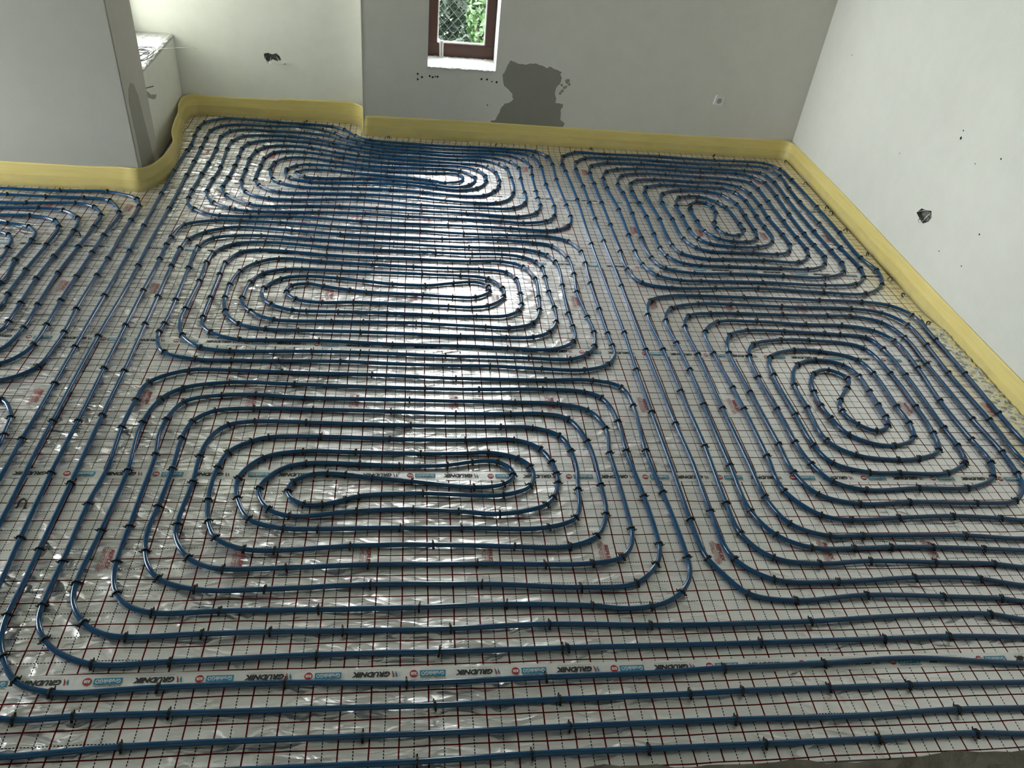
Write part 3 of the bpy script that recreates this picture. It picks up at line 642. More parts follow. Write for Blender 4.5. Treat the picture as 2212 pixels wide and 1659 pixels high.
# ---------------------------------------------------------------- heating pipes, traced in floor millimetres; * = a clip
PIPES = {
    'A': '3300,-580 2800,-570 2245,-558 2051,-547* 1683,-551* 1252,-551* 848,-552* 448,-551* 52,-558* -600,-560 -1200,-560 -1460,-550 -1620,-460 -1690,-300 -1700,0 -1700,400 -1699,820 -1702,974* -1699,1121 -1700,1378* -1701,1675* -1704,1978 -1704,2182* -1706,2667* -1710,3012* -1717,3489* -1721,3879* -1712,4255* -1704,4364* -1721,4560* -1725,4718* -1708,4846* -1559,4963* -1407,4969* -1132,4950* -903,4949* -674,4927* -560,4859* -465,4741* -351,4672* -73,4644* 174,4643* 502,4645* 785,4642* 1045,4626* 1150,4519* 1166,4365* 1158,4060* 1170,3605* 1175,3427* 1169,3346 1133,3271* 1048,3208* 957,3185* 715,3194* 270,3206* -41,3202* -331,3206* -804,3231* -1081,3210* -1277,3206* -1374,3231 -1449,3280* -1506,3351 -1524,3433* -1527,3567* -1519,3845* -1513,4050* -1508,4325* -1520,4555* -1470,4692* -1344,4751* -1156,4753* -892,4756* -676,4710* -587,4663* -452,4583* -317,4537* -37,4506* 418,4500* 674,4513* 824,4496* 930,4428* 975,4289* 966,4124* 963,3830* 963,3698* 969,3584* 918,3449* 788,3386* 665,3384* 414,3405* 90,3405* -233,3412* -503,3421* -711,3409* -910,3380 -1022,3368 -1110,3394* -1288,3519* -1335,3637* -1326,3809* -1317,4029* -1317,4187* -1320,4352* -1287,4464* -1130,4548* -1014,4564* -816,4550* -669,4514* -498,4455* -314,4398* -149,4370* 69,4369* 379,4373* 606,4378* 714,4314* 770,4238* 790,4047* 799,3886 781,3772* 732,3659 632,3594* 478,3582* 266,3593* 54,3615* -361,3633* -733,3611* -934,3602* -1088,3694* -1131,3789* -1138,3922 -1131,4053* -1128,4180* -1066,4317* -973,4350* -844,4348* -708,4320* -532,4277* -363,4249* -175,4229* 226,4231* 397,4230 529,4173* 586,4071* 589,3970* 509,3835* 372,3787* 189,3807* -25,3827* -347,3825* -586,3807* -738,3807* -893,3859* -935,3932 -937,4000* -868,4082* -777,4112* -583,4105* -380,4090* -187,4070* 115,4073* 203,4080* 269,4085* 331,4084 381,4073* 411,4011 392,3947 264,3901* 140,3932* 24,3957* -193,3979* -444,3996* -613,4018* -711,4021* -800,4010 -858,3949* -793,3886* -684,3877* -537,3890* -311,3913* -140,3899* 167,3857* 272,3835 368,3838 447,3885* 500,3967 504,4027* 393,4143* 261,4164* 105,4152* -143,4143* -325,4148* -626,4207* -829,4242* -971,4206* -1035,4118* -1051,3970* -1010,3818* -947,3760* -803,3712* -674,3710* -563,3716* -387,3727* -154,3732* 91,3716* 369,3692* 543,3707* 632,3787* 677,3874* 692,3975* 673,4146* 608,4249* 525,4286* 403,4289* 224,4299* -8,4301* -257,4313* -407,4326* -614,4379* -785,4441* -1017,4460* -1158,4400* -1208,4309* -1231,4158* -1227,3964* -1224,3749* -1161,3580* -995,3497* -824,3492* -590,3516* -370,3540* 75,3504* 508,3494* 752,3515* 854,3608* 877,3717 871,3797* 868,4057* 871,4259* 810,4378* 696,4437* 547,4451* 343,4440* 42,4453* -209,4452* -399,4490* -630,4571* -770,4627* -996,4658* -1188,4647* -1358,4598* -1419,4479* -1428,4319* -1413,3986* -1426,3761* -1429,3571* -1394,3454 -1338,3381* -1217,3314* -1184,3300* -1101,3287* -1026,3287* -667,3316* -627,3318* -302,3321* -16,3310* 327,3313* 650,3298* 811,3287* 985,3333* 1056,3428* 1074,3581* 1059,3970* 1060,4309* 1014,4518* 895,4573* 793,4595* 647,4592* 355,4576* 76,4575* -251,4591* -380,4631* -520,4690* -633,4775* -735,4832* -933,4873* -1177,4851* -1428,4854* -1557,4805* -1623,4683* -1626,4522* -1621,4309* -1619,4052* -1619,3818* -1613,3274* -1618,2776 -1613,2523* -1611,2172 -1619,1770* -1619,1386 -1614,1094* -1612,866 -1605,630 -1600,300 -1600,-100 -1585,-280 -1520,-410 -1400,-465 -1233,-484 -879,-468* -126,-465* 580,-462* 1188,-460* 1655,-466 2034,-456* 2309,-460 2800,-465 3300,-480',
    'B': '3300,-390 2800,-370 2375,-360 1897,-353* 1576,-352* 1249,-353* 1034,-358* 560,-360* 120,-365* -769,-360* -1057,-360* -1242,-364* -1380,-330 -1465,-250 -1500,-100 -1489,183 -1497,406* -1506,767* -1506,1101* -1508,1501* -1510,1877* -1512,2248* -1510,2601* -1513,2775* -1507,2881* -1468,3050* -1384,3102 -1279,3134* -1120,3141* -863,3139* -520,3112* -291,3105* 67,3106* 373,3091* 679,3092* 814,3096* 943,3103* 1099,3044* 1168,2910* 1173,2745* 1162,2492* 1165,2193* 1170,1932* 1175,1798* 1171,1708 1113,1617* 966,1562* 733,1565* 451,1582* -13,1584 -344,1595* -675,1591* -907,1590* -1081,1592* -1258,1646* -1310,1732 -1325,1828* -1316,1900* -1314,2158* -1321,2508* -1321,2766* -1256,2883* -1128,2928* -970,2945* -635,2926* -95,2905* 392,2901* 608,2906* 774,2900* 877,2863* 928,2828* 968,2745* 982,2618 973,2452* 965,2119* 970,1989* 972,1882 956,1835* 886,1776 789,1744 555,1750* 285,1766* -83,1765* -470,1780* -755,1776* -904,1776* -1060,1838* -1121,1915 -1130,1989* -1129,2187* -1126,2440* -1121,2578* -1050,2725* -938,2760* -783,2754* -519,2722* -208,2708* 85,2715* 390,2715* 605,2723* 741,2665* 805,2519* 802,2305* 792,2161* 732,2008* 586,1954* 451,1957* 60,1977* -243,1977* -430,1974* -756,1976* -888,2054* -946,2136 -954,2197* -938,2365* -884,2470* -758,2531* -654,2538* -421,2533* 88,2528* 333,2528* 505,2500* 585,2393* 583,2286* 483,2182* 377,2160* 235,2166* -317,2180* -496,2164* -648,2189* -719,2274* -699,2338* -608,2370* -496,2344* -350,2313* -243,2296* 91,2283* 273,2272* 415,2276* 502,2348* 502,2399* 443,2451 370,2453* 271,2433* 99,2395* -93,2396* -273,2419* -435,2442* -617,2456* -764,2420* -849,2305* -846,2216 -788,2134* -657,2075* -572,2068* -393,2071* -115,2074* 141,2068* 406,2066* 580,2077 666,2141* 686,2200* 691,2332* 681,2511* 624,2591* 442,2615* 255,2612* 34,2611* -234,2624* -548,2642* -806,2659* -931,2599* -1018,2481* -1047,2338* -1050,2191* -1024,2053* -936,1929* -786,1883* -598,1875* -266,1873* 306,1863* 551,1856* 713,1863* 821,1917* 877,2027* 886,2191* 875,2356* 873,2552* 869,2673* 834,2738* 754,2791* 608,2816* 406,2808* 169,2813* -186,2816* -517,2823* -920,2860* -1110,2826* -1211,2705* -1230,2577* -1227,2366* -1239,2060* -1241,1932 -1205,1812* -1092,1702* -933,1672* -503,1680* -243,1682* 202,1668* 677,1661* 902,1659* 1014,1714* 1069,1794* 1090,1935* 1076,2099* 1055,2374* 1071,2595* 1061,2811* 974,2967* 837,3002* 596,3015* 215,3000* -465,3010* -777,3031* -1120,3054* -1208,3030* -1320,2967* -1400,2855* -1422,2736* -1423,2528* -1418,2173* -1415,1902* -1407,1474* -1410,1144* -1408,710* -1406,346* -1405,168 -1409,37* -1396,-51 -1363,-124* -1287,-224* -1164,-270* -822,-266* -392,-263* 24,-278* 516,-274* 927,-269 1205,-258* 1611,-253* 1977,-242 2428,-280 2800,-285 3300,-300',
    'C': '3300,-200 2850,-185 2503,-165 2185,-150* 1897,-154* 1386,-157* 630,-156* 598,-157* 132,-156* -306,-156* -809,-169* -1058,-170* -1196,-112 -1251,-64* -1296,12 -1305,78* -1301,279* -1301,580* -1286,795 -1301,1058* -1292,1253* -1267,1396* -1097,1497* -900,1503* -638,1497* -170,1486* 257,1469* 734,1468* 995,1472* 1147,1418* 1181,1270* 1170,922* 1187,650* 1198,462 1201,258* 1191,176 1135,90* 1067,43 982,18* 864,13 752,29* 402,43* 65,37* -314,37* -669,39* -911,35* -1008,71 -1063,126* -1092,196 -1103,271* -1105,459* -1106,648 -1107,881* -1124,1004 -1116,1121* -1063,1252* -902,1302* -735,1311* -508,1292* 16,1283* 557,1279* 778,1270* 935,1219* 1000,1082* 985,906* 988,836 992,429* 980,352 922,268* 777,236* 583,234* 298,244* -127,246* -450,235* -699,233* -768,248 -845,295* -913,399 -923,472* -911,709* -915,878* -894,993 -838,1078* -704,1109* -473,1106* 27,1091* 463,1087* 630,1082* 759,1024* 798,912* 806,788 791,668* 781,558 751,484* 617,433* 256,436* -18,439* -362,434* -489,437* -565,454 -640,489* -709,615* -726,726* -705,783 -631,867* -474,904* -226,897* 71,892* 294,898* 386,904* 532,865* 589,807* 596,748 570,680* 449,627* 89,637* -190,624* -261,599* -352,572* -427,572* -485,608 -507,649* -483,715* -410,755* -336,759* -272,753* -143,732* 39,712* 322,676* 451,696* 506,760* 439,837* 320,840* 201,816* -16,809* -212,821* -443,826* -549,790 -627,671* -614,611 -562,539* -470,505* -192,534* 30,543* 238,530* 422,513* 625,561* 664,601* 703,696* 704,768* 694,835* 643,936* 535,992* 294,989* -67,991* -400,1006* -632,1000* -710,970* -796,899* -822,805* -831,695 -825,595* -800,476* -755,389* -642,333* -508,324* -209,343* 120,345* 459,330* 697,329* 830,385* 895,512* 902,691* 889,981* 814,1157* 689,1190* 528,1187* 257,1183* -63,1192* -455,1203* -738,1205* -913,1182* -995,1109* -1019,992* -1014,789* -1020,570* -1029,425 -1013,338* -988,266 -927,190* -775,137* -530,133* -129,149* 324,141* 725,117* 950,133* 1060,231* 1088,288 1097,348* 1092,617* 1071,921* 1074,1137* 1029,1322* 934,1375* 713,1387* 381,1378* 103,1380* -565,1396* -887,1403* -1099,1353* -1176,1277* -1220,1087* -1198,775* -1207,429* -1220,174* -1204,92 -1144,4* -1061,-49 -982,-64* -716,-59* -473,-56* -224,-59* 178,-60* 564,-52* 966,-66* 1316,-70 1623,-67* 2041,-50 2415,-51* 2557,-83 2900,-95 3300,-110',
    'D': '3300,-20 2950,-5 2616,6 2520,24* 2269,38* 1913,53* 1606,34* 1413,71* 1336,170 1287,263* 1273,469* 1273,823 1270,1214* 1266,1566* 1272,1928* 1260,3019* 1271,3708* 1259,4225* 1250,4383* 1277,4544* 1404,4657* 1653,4646* 2157,4669* 2652,4647* 2837,4654* 3114,4643* 3227,4526* 3251,4316* 3261,3789* 3266,3362* 3259,2970* 3300,2806* 3277,2673 3238,2595* 3061,2473* 2755,2473* 2299,2493* 1992,2474* 1695,2466* 1510,2519* 1448,2683* 1448,2921* 1456,3319* 1459,3692* 1459,4031* 1458,4225* 1496,4381* 1640,4460* 1940,4478* 2207,4464* 2564,4457* 2859,4454* 3005,4424* 3064,4251* 3056,3928* 3060,3357* 3068,3070* 3071,2878* 3034,2759* 2843,2670* 2557,2673* 2178,2674* 1914,2660* 1719,2713* 1655,2862* 1650,3144* 1664,3507* 1668,3869* 1657,4039* 1721,4216* 1862,4271* 2116,4277* 2410,4271* 2647,4266* 2834,4212* 2865,4080* 2868,3846* 2869,3511* 2874,3254* 2881,3074* 2846,2957* 2736,2871* 2481,2876* 2178,2873* 2069,2867* 1891,2936* 1851,3053* 1861,3444* 1851,3897* 1880,4009* 2007,4068* 2136,4075* 2329,4065* 2542,4058* 2633,3983* 2674,3848* 2674,3577* 2673,3410* 2681,3257 2641,3148* 2500,3071* 2332,3061* 2150,3096* 2079,3168* 2053,3301* 2055,3511* 2053,3681* 2109,3842* 2203,3879* 2298,3882* 2421,3793* 2465,3701* 2484,3420* 2482,3319* 2416,3238* 2320,3245* 2273,3334* 2284,3429* 2347,3595* 2354,3709* 2322,3764* 2251,3793* 2176,3723* 2158,3670* 2154,3619* 2153,3438* 2161,3285* 2248,3170* 2333,3143* 2436,3144* 2537,3193* 2564,3254 2575,3341* 2578,3575* 2573,3778* 2495,3937* 2397,3981* 2165,3987* 1995,3906* 1952,3736* 1962,3447* 1967,3150* 2031,3021* 2127,2978* 2270,2977* 2442,2978* 2617,2973* 2729,3023* 2770,3117* 2777,3285* 2763,3557* 2770,3761* 2758,3981* 2709,4092* 2649,4133* 2518,4168* 2307,4168* 1993,4171* 1827,4130* 1764,4051* 1746,3901* 1759,3701* 1767,3490* 1759,3211* 1753,3005* 1772,2886* 1864,2791* 1994,2766* 2182,2772* 2381,2774* 2559,2775* 2772,2775* 2920,2843* 2975,2967* 2966,3146* 2961,3321* 2964,3641* 2977,3958* 2971,4212* 2898,4324* 2762,4390* 2587,4395* 2440,4377* 2218,4378* 1891,4371* 1719,4346* 1607,4285* 1553,4146* 1552,3956* 1571,3575* 1564,3187* 1558,2936* 1571,2753* 1640,2615* 1781,2560* 1935,2562* 2364,2577* 2799,2562* 3049,2597* 3145,2683* 3186,2827* 3166,3111* 3156,3489* 3149,3868* 3156,4130* 3167,4366* 3092,4526* 2935,4565* 2666,4555* 2340,4557* 2110,4566* 1686,4563* 1473,4544* 1382,4452* 1352,4286* 1360,3970* 1359,3667* 1357,3416* 1358,3076* 1364,2465* 1365,1770* 1376,1120* 1387,838 1382,527* 1404,258* 1541,143* 1829,124* 2188,138* 2484,125* 2669,87 2950,80 3300,70',
    'E': '3300,160 3000,170 2732,184 2602,206* 2322,218* 2015,229* 1790,219* 1580,259* 1485,386* 1473,580* 1482,948* 1474,1385* 1471,1784* 1461,2130* 1524,2306* 1669,2367 1861,2378* 2167,2374* 2682,2371* 2975,2370* 3166,2332* 3267,2221* 3281,1949* 3282,1609* 3274,1251* 3276,1011 3310,850 3300,620 3220,460 3080,380 2840,347 2547,368* 2048,374* 1888,375* 1736,446* 1675,611* 1672,824 1669,1262* 1670,1732* 1666,2009* 1731,2144* 1888,2175* 2050,2183* 2350,2180* 2662,2184* 2822,2187* 3008,2127* 3084,1963* 3081,1681* 3082,1196* 3097,932* 3081,764* 3064,699 3011,628 2941,578* 2732,567* 2393,576* 2127,568* 1946,630* 1881,775* 1879,974* 1870,1386* 1864,1749* 1884,1850 1934,1946* 2051,1990* 2300,1994* 2560,1984* 2653,1977* 2822,1952* 2873,1837* 2886,1568* 2871,1110* 2870,976* 2846,847* 2821,833* 2688,769* 2442,770* 2283,774* 2112,842* 2067,968* 2061,1204* 2062,1544* 2111,1728* 2290,1801* 2447,1794* 2648,1721* 2689,1591* 2684,1282* 2686,1148* 2651,1028* 2520,972* 2398,986 2292,1059* 2254,1179* 2238,1291* 2246,1395* 2269,1495 2312,1570* 2416,1611* 2510,1529* 2470,1454* 2379,1345* 2343,1250* 2380,1140* 2466,1081* 2560,1130* 2575,1196* 2579,1289* 2584,1412* 2586,1559* 2533,1663* 2388,1708* 2247,1654* 2158,1473* 2151,1263* 2154,999* 2263,900* 2478,867* 2600,878* 2744,936* 2783,1069* 2798,1293* 2798,1594* 2744,1843* 2424,1903* 2241,1900* 2040,1846* 1983,1733* 1964,1523* 1974,1243* 1974,982* 1996,836* 2054,715* 2201,658* 2494,670* 2747,669* 2925,735* 2972,821 2987,856* 2978,1031* 2976,1341* 3000,1639* 2992,1916* 2900,2032* 2718,2079* 2475,2079* 2152,2093* 1884,2074* 1779,1961* 1768,1755* 1782,1437* 1786,1240* 1786,882* 1783,659* 1908,497* 2051,468* 2283,477* 2558,486* 2809,471* 2913,458 3050,480 3150,560 3200,700 3171,902 3182,1181* 3176,1606* 3188,1892* 3176,2101* 3068,2235* 2871,2280* 2383,2277* 2056,2283* 1833,2281* 1631,2218* 1563,2076* 1570,1838* 1578,1576* 1573,1277* 1571,815* 1573,528* 1647,378* 1787,307* 1975,302* 2156,307* 2369,302* 2604,289* 2794,277 3000,265 3300,250',
    'F': '-4150,3470 -3300,3470 -2751,3465 -2372,3469* -2077,3488* -1952,3451 -1858,3404* -1806,3276* -1808,3095* -1805,2584* -1807,2396* -1808,2033* -1797,1802* -1803,1652 -1818,1515* -1878,1436 -1954,1391 -2350,1360 -2900,1360 -3500,1360 -3900,1360 -4070,1440 -4150,1610 -4150,2310 -4150,3010 -4070,3180 -3900,3260 -3300,3260 -2673,3262 -2522,3267* -2222,3292* -2091,3254* -2008,3142* -2001,2985* -2014,2721* -2025,2401* -2016,2058* -2007,1837* -2020,1727 -2049,1639 -2350,1580 -2900,1580 -3500,1580 -3700,1580 -3870,1660 -3950,1830 -3950,2330 -3950,2830 -3870,3000 -3700,3080 -3300,3080 -2604,3084 -2424,3094* -2267,3047* -2208,2962* -2199,2719* -2209,2427* -2209,2164* -2201,2034 -2450,1800 -2900,1820 -3500,1820 -3500,1820 -3670,1900 -3750,2070 -3750,2350 -3750,2630 -3670,2800 -3500,2880 -3300,2880 -2519,2861 -2467,2837* -2414,2766 -2402,2676* -2389,2524 -2520,2200 -2750,2080 -3000,2050 -3200,2070 -3330,2180 -3280,2300 -3100,2360 -2850,2400 -2720,2520 -2780,2640 -2950,2690 -3250,2700 -3450,2620 -3550,2450 -3560,2200 -3480,2020 -3300,1930 -2800,1920 -2480,1970 -2288,2271* -2309,2524* -2302,2776* -2311,2860 -2378,2941* -2525,2977* -2564,2979 -3300,2980 -3600,2980 -3770,2900 -3850,2730 -3850,2340 -3850,1950 -3770,1780 -3600,1700 -3500,1700 -2900,1700 -2111,1799 -2103,1883* -2109,2065* -2120,2321* -2113,2591* -2103,2907* -2134,3085* -2259,3183* -2409,3200* -2644,3186 -3300,3180 -3800,3180 -3970,3100 -4050,2930 -4050,2325 -4050,1720 -3970,1550 -3800,1470 -3500,1470 -2900,1470 -2350,1470 -2005,1525 -1940,1588 -1906,1686* -1904,1872* -1915,2116* -1916,2359* -1914,2656* -1911,2875* -1908,3190* -2021,3360* -2052,3372 -2190,3380* -2432,3372* -2679,3371* -2715,3372 -3300,3370 -4150,3370',
    'G': '-4150,1220 -3000,1220 -2200,1225 -2020,1235 -1890,1249* -1837,1188 -1804,1124* -1789,1010* -1780,939 -1800,600 -1800,100 -1820,-120 -1920,-240 -2100,-280 -4150,-280',
}
R_PIPE = 0.0104
Z_PIPE = 0.0128
def spline(P, step=0.02):
    P = np.vstack([2 * P[0] - P[1], P, 2 * P[-1] - P[-2]]); out = []
    for i in range(1, len(P) - 2):
        p0, p1, p2, p3 = P[i - 1:i + 3]
        t0 = 0.0; t1 = t0 + np.linalg.norm(p1 - p0) ** .5 + 1e-4; t2 = t1 + np.linalg.norm(p2 - p1) ** .5 + 1e-4; t3 = t2 + np.linalg.norm(p3 - p2) ** .5 + 1e-4
        n = max(2, int(round(np.linalg.norm(p2 - p1) / step)))
        for t in np.linspace(t1, t2, n, endpoint=False):
            A1 = (t1 - t) / (t1 - t0) * p0 + (t - t0) / (t1 - t0) * p1; A2 = (t2 - t) / (t2 - t1) * p1 + (t - t1) / (t2 - t1) * p2; A3 = (t3 - t) / (t3 - t2) * p2 + (t - t2) / (t3 - t2) * p3
            B1 = (t2 - t) / (t2 - t0) * A1 + (t - t0) / (t2 - t0) * A2; B2 = (t3 - t) / (t3 - t1) * A2 + (t - t1) / (t3 - t1) * A3
            out.append((t2 - t) / (t2 - t1) * B1 + (t - t1) / (t2 - t1) * B2)
    out.append(P[-2])
    P = np.array(out)
    d = np.r_[0, np.cumsum(np.linalg.norm(np.diff(P, axis=0), axis=1))]
    s = np.linspace(0, d[-1], int(d[-1] / step) + 1)
    P = np.stack([np.interp(s, d, P[:, 0]), np.interp(s, d, P[:, 1])], 1)
    for _ in range(2):
        Q = P.copy(); Q[1:-1] = 0.25 * P[:-2] + 0.5 * P[1:-1] + 0.25 * P[2:]; P = Q
    return P
# clip: an arch over the pipe with flared ears (pipe along x, origin on the pipe axis)
prof_o = [(-0.025, 0.002), (-0.0170, -0.0050), (-0.0160, 0.003), (-0.0120, 0.0125), (0.0, 0.0190), (0.0120, 0.0125), (0.0160, 0.003), (0.0170, -0.0050), (0.025, 0.002)]
prof_i = [(-0.024, -0.0015), (-0.0135, -0.0108), (-0.0112, 0.001), (-0.0080, 0.0082), (0.0, 0.0112), (0.0080, 0.0082), (0.0112, 0.001), (0.0135, -0.0108), (0.024, -0.0015)]
cv, cf = [], []
for k in range(9):
    hw = 0.0018 if k in (0, 8) else 0.0036
    for x, p in ((-hw, prof_o), (hw, prof_o), (hw, prof_i), (-hw, prof_i)): cv.append((x, p[k][0], p[k][1]))
for k in range(8):
    for j in range(4): cf.append((4 * k + j, 4 * k + (j + 1) % 4, 4 * k + 4 + (j + 1) % 4, 4 * k + 4 + j))
cf += [(3, 2, 1, 0), (32, 33, 34, 35)]
CLIP = mesh('clip', cv, cf); CLIP.materials.append(M['black'])
for name_key, lab in (
    ('A', 'blue heating pipe coiled on the foil farthest back, beside the alcove'),
    ('B', 'blue heating pipe in the middle oblong coil of the left column of three'),
    ('C', 'blue heating pipe in the oblong coil nearest the camera'),
    ('D', 'blue heating pipe coiled in the far right corner below the wall socket'),
    ('E', 'blue heating pipe coiled along the right wall, nearer of the two there'),
    ('F', 'blue heating pipe coil cut by the left picture edge, before the pillar'),
    ('G', 'short bend of blue heating pipe just showing at the left picture edge')):
    toks = PIPES[name_key].split()
    pts = np.array([[int(c) / 1000 for c in t.rstrip('*').split(',')] for t in toks])
    path = spline(pts)
    n = len(path)
    z = Z_PIPE + 0.0012 * np.sin(np.arange(n) * 0.11 + len(lab))
    v, f = tube_data(np.column_stack([path, z]), R_PIPE, 10, True)
    pipe = link('heating_pipe', mesh('heating_pipe', v, f), [M['pipe']], None, True)
    tag(pipe, lab, 'pipe', 'blue heating pipe coils on the foil')
    tan = np.gradient(path, axis=0); pos = 0
    for t, p in zip(toks, pts):
        if not t.endswith('*'): continue
        d = np.linalg.norm(path - p, axis=1); lo, hi = max(0, pos - 5), min(n, pos + 220)
        i = lo + int(np.argmin(d[lo:hi]))
        if d[i] > 0.03: i = int(np.argmin(d))
        pos = i
        o = bpy.data.objects.new('clip', CLIP); COL.objects.link(o); o.parent = pipe
        o.location = (path[i][0], path[i][1], z[i])
        o.rotation_euler = (random.uniform(-.12, .12), random.uniform(-.15, .15), math.atan2(tan[i][1], tan[i][0]) + random.uniform(-.16, .16))

# loose clips show their prongs: arch plus two barbed legs
mbl = MB()
mbl.add(cv[4:32], [tuple(q) for q in [(4 * k + j_, 4 * k + (j_ + 1) % 4, 4 * k + 4 + (j_ + 1) % 4, 4 * k + 4 + j_) for k in range(6) for j_ in range(4)]])
for sg in (-1, 1):
    mbl.box((-0.0022, sg * 0.0145 - 0.0022, -0.038), (0.0022, sg * 0.0145 + 0.0022, -0.006))
    mbl.box((-0.0015, sg * 0.0200 - 0.0045, -0.026), (0.0015, sg * 0.0200 + 0.0030, -0.022))
LCLIP = mesh('loose_clip', mbl.v, mbl.f); LCLIP.materials.append(M['black'])
def loose(x, y, rot, lab, group=None, z=0.006, me=None, sc=1.0):
    o = bpy.data.objects.new('pipe_clip', me or LCLIP); COL.objects.link(o)
    o.location = (x, y, z); o.rotation_euler = rot; o.scale = (sc, sc, sc)
    return tag(o, lab, 'clip', group)
loose(-1.560, 0.592, (0, 1.15, 1.45), 'loose black clip with two prongs on bare foil at the left picture edge', z=0.010)
loose(-2.062, 2.881, (1.45, 0, 0.6), 'loose black clip lying flat near the coil before the pillar', z=0.006)
EDGE_R = [(3.345, 4.713), (3.345, 4.245), (3.345, 3.792), (3.345, 3.704), (3.333, 3.403), (3.338, 3.033), (3.343, 2.684), (3.333, 2.473), (3.334, 2.133), (3.336, 1.804)]
EDGE_B = [(-0.191, 4.748), (0.719, 4.725), (1.556, 4.75), (2.682, 4.756), (-0.897, 5.01)]
for i, (x, y) in enumerate(EDGE_R):
    loose(x, y, (random.uniform(-.5, .5), random.uniform(0.2, 1.0), 1.57 + random.uniform(-.7, .7)), 'black clip pinning the foil edge beside the right wall strip', 'clips pinning the foil along the right wall', 0.012, CLIP, 0.9)
for i, (x, y) in enumerate(EDGE_B):
    loose(x, y, (random.uniform(-.5, .5), random.uniform(0.2, 1.0), random.uniform(-.6, .6)), 'black clip pinning the foil edge before the back wall strip', 'clips pinning the foil along the back wall', 0.012, CLIP, 0.9)

# ---------------------------------------------------------------- yellow edge strip along the walls
BOT = [(-5.97, 3.535), (-3.2, 3.54), (-2.4, 3.543), (-2.104, 3.542), (-1.985, 3.540), (-1.862, 3.540), (-1.800, 3.615), (-1.751, 3.741), (-1.728, 3.891), (-1.738, 4.064), (-1.761, 4.244), (-1.797, 4.455), (-1.834, 4.651), (-1.855, 4.832), (-1.848, 4.98), (-1.79, 5.045), (-1.65, 5.055), (-1.1, 5.056), (-0.62, 5.052), (-0.49, 5.035), (-0.43, 4.98), (-0.418, 4.90), (-0.415, 4.84), (-0.385, 4.805), (-0.30, 4.80), (0.5, 4.80), (1.5, 4.802), (2.6, 4.803), (3.2, 4.803), (3.33, 4.79), (3.378, 4.72), (3.384, 4.5), (3.385, 3.6), (3.383, 2.8), (3.380, 2.0), (3.378, 1.2), (3.38, 0.2), (3.38, -1.2)]
TOP = [(-5.97, 3.55), (-3.2, 3.552), (-2.4, 3.552), (-2.104, 3.553), (-1.975, 3.548), (-1.856, 3.546), (-1.798, 3.612), (-1.755, 3.72), (-1.733, 3.86), (-1.742, 4.05), (-1.795, 4.25), (-1.820, 4.455), (-1.840, 4.651), (-1.878, 4.832), (-1.878, 4.99), (-1.83, 5.045), (-1.68, 5.058), (-1.1, 5.06), (-0.60, 5.06), (-0.48, 5.05), (-0.42, 4.99), (-0.412, 4.90), (-0.408, 4.85), (-0.388, 4.818), (-0.30, 4.812), (0.5, 4.812), (1.5, 4.812), (2.6, 4.812), (3.2, 4.812), (3.35, 4.80), (3.390, 4.73), (3.392, 4.5), (3.392, 3.6), (3.392, 2.8), (3.392, 2.0), (3.392, 1.2), (3.392, 0.2), (3.392, -1.2)]
pb, pt = np.array(BOT), np.array(TOP)
K = len(pb); fine = []
def dense(P, n=14):
    P = np.vstack([2 * P[0] - P[1], P, 2 * P[-1] - P[-2]]); out = []
    for i in range(1, len(P) - 2):
        p0, p1, p2, p3 = P[i - 1:i + 3]
        L = [np.linalg.norm(b_ - a_) ** .5 + 1e-4 for a_, b_ in ((p0, p1), (p1, p2), (p2, p3))]
        t0, t1 = 0, L[0]; t2 = t1 + L[1]; t3 = t2 + L[2]
        for t in np.linspace(t1, t2, n, endpoint=False):
            A1 = (t1 - t) / (t1 - t0) * p0 + (t - t0) / (t1 - t0) * p1; A2 = (t2 - t) / (t2 - t1) * p1 + (t - t1) / (t2 - t1) * p2; A3 = (t3 - t) / (t3 - t2) * p2 + (t - t2) / (t3 - t2) * p3
            B1 = (t2 - t) / (t2 - t0) * A1 + (t - t0) / (t2 - t0) * A2; B2 = (t3 - t) / (t3 - t1) * A2 + (t - t1) / (t3 - t1) * A3
            out.append((t2 - t) / (t2 - t1) * B1 + (t - t1) / (t2 - t1) * B2)
    out.append(P[-2]); return np.array(out)
db, dt = dense(pb), dense(pt)
nrm = np.gradient(db, axis=0); nrm = np.column_stack([nrm[:, 1], -nrm[:, 0]]); nrm /= np.linalg.norm(nrm, axis=1)[:, None] + 1e-9   # towards the room
strip = bpy.data.objects.new('edge_strip', None); COL.objects.link(strip); strip.location = (0.5, 4.8, 0)
tag(strip, 'continuous yellow foam edge strip standing along the foot of all walls', 'foam strip')
mb = MB(); rows = [(0.0, 0), (0.04, 1), (0.08, 2), (0.12, 3), (0.155, 4), (0.168, 5)]
n = len(db); v = []
for i in range(n):
    hgt = 0.166 + 0.004 * math.sin(i * 0.13) + (0.012 if 17 * 14 <= i <= 20 * 14 else 0)
    for zz, _ in rows:
        q = db[i] + (dt[i] - db[i]) * zz / 0.168; w_ = 0.0015 * math.sin(i * .21 + zz * 40)
        v.append((q[0] + nrm[i][0] * w_, q[1] + nrm[i][1] * w_, zz / 0.168 * hgt))
    for zz, _ in rows[::-1]:
        q = db[i] + (dt[i] - db[i]) * zz / 0.168 - nrm[i] * 0.007
        v.append((q[0], q[1], zz / 0.168 * hgt))
k = 2 * len(rows)
mb.add(v, [(i * k + j, (i + 1) * k + j, (i + 1) * k + (j + 1) % k, i * k + (j + 1) % k) for i in range(n - 1) for j in range(k)] + [tuple(range(k)), tuple(range((n - 1) * k + k - 1, (n - 1) * k - 1, -1))])
mb.v = [(a - 0.5, b_ - 4.8, c_) for a, b_, c_ in mb.v]
mb.build('foam_band', [M['foam']], strip, True)
mb = MB(); v = []
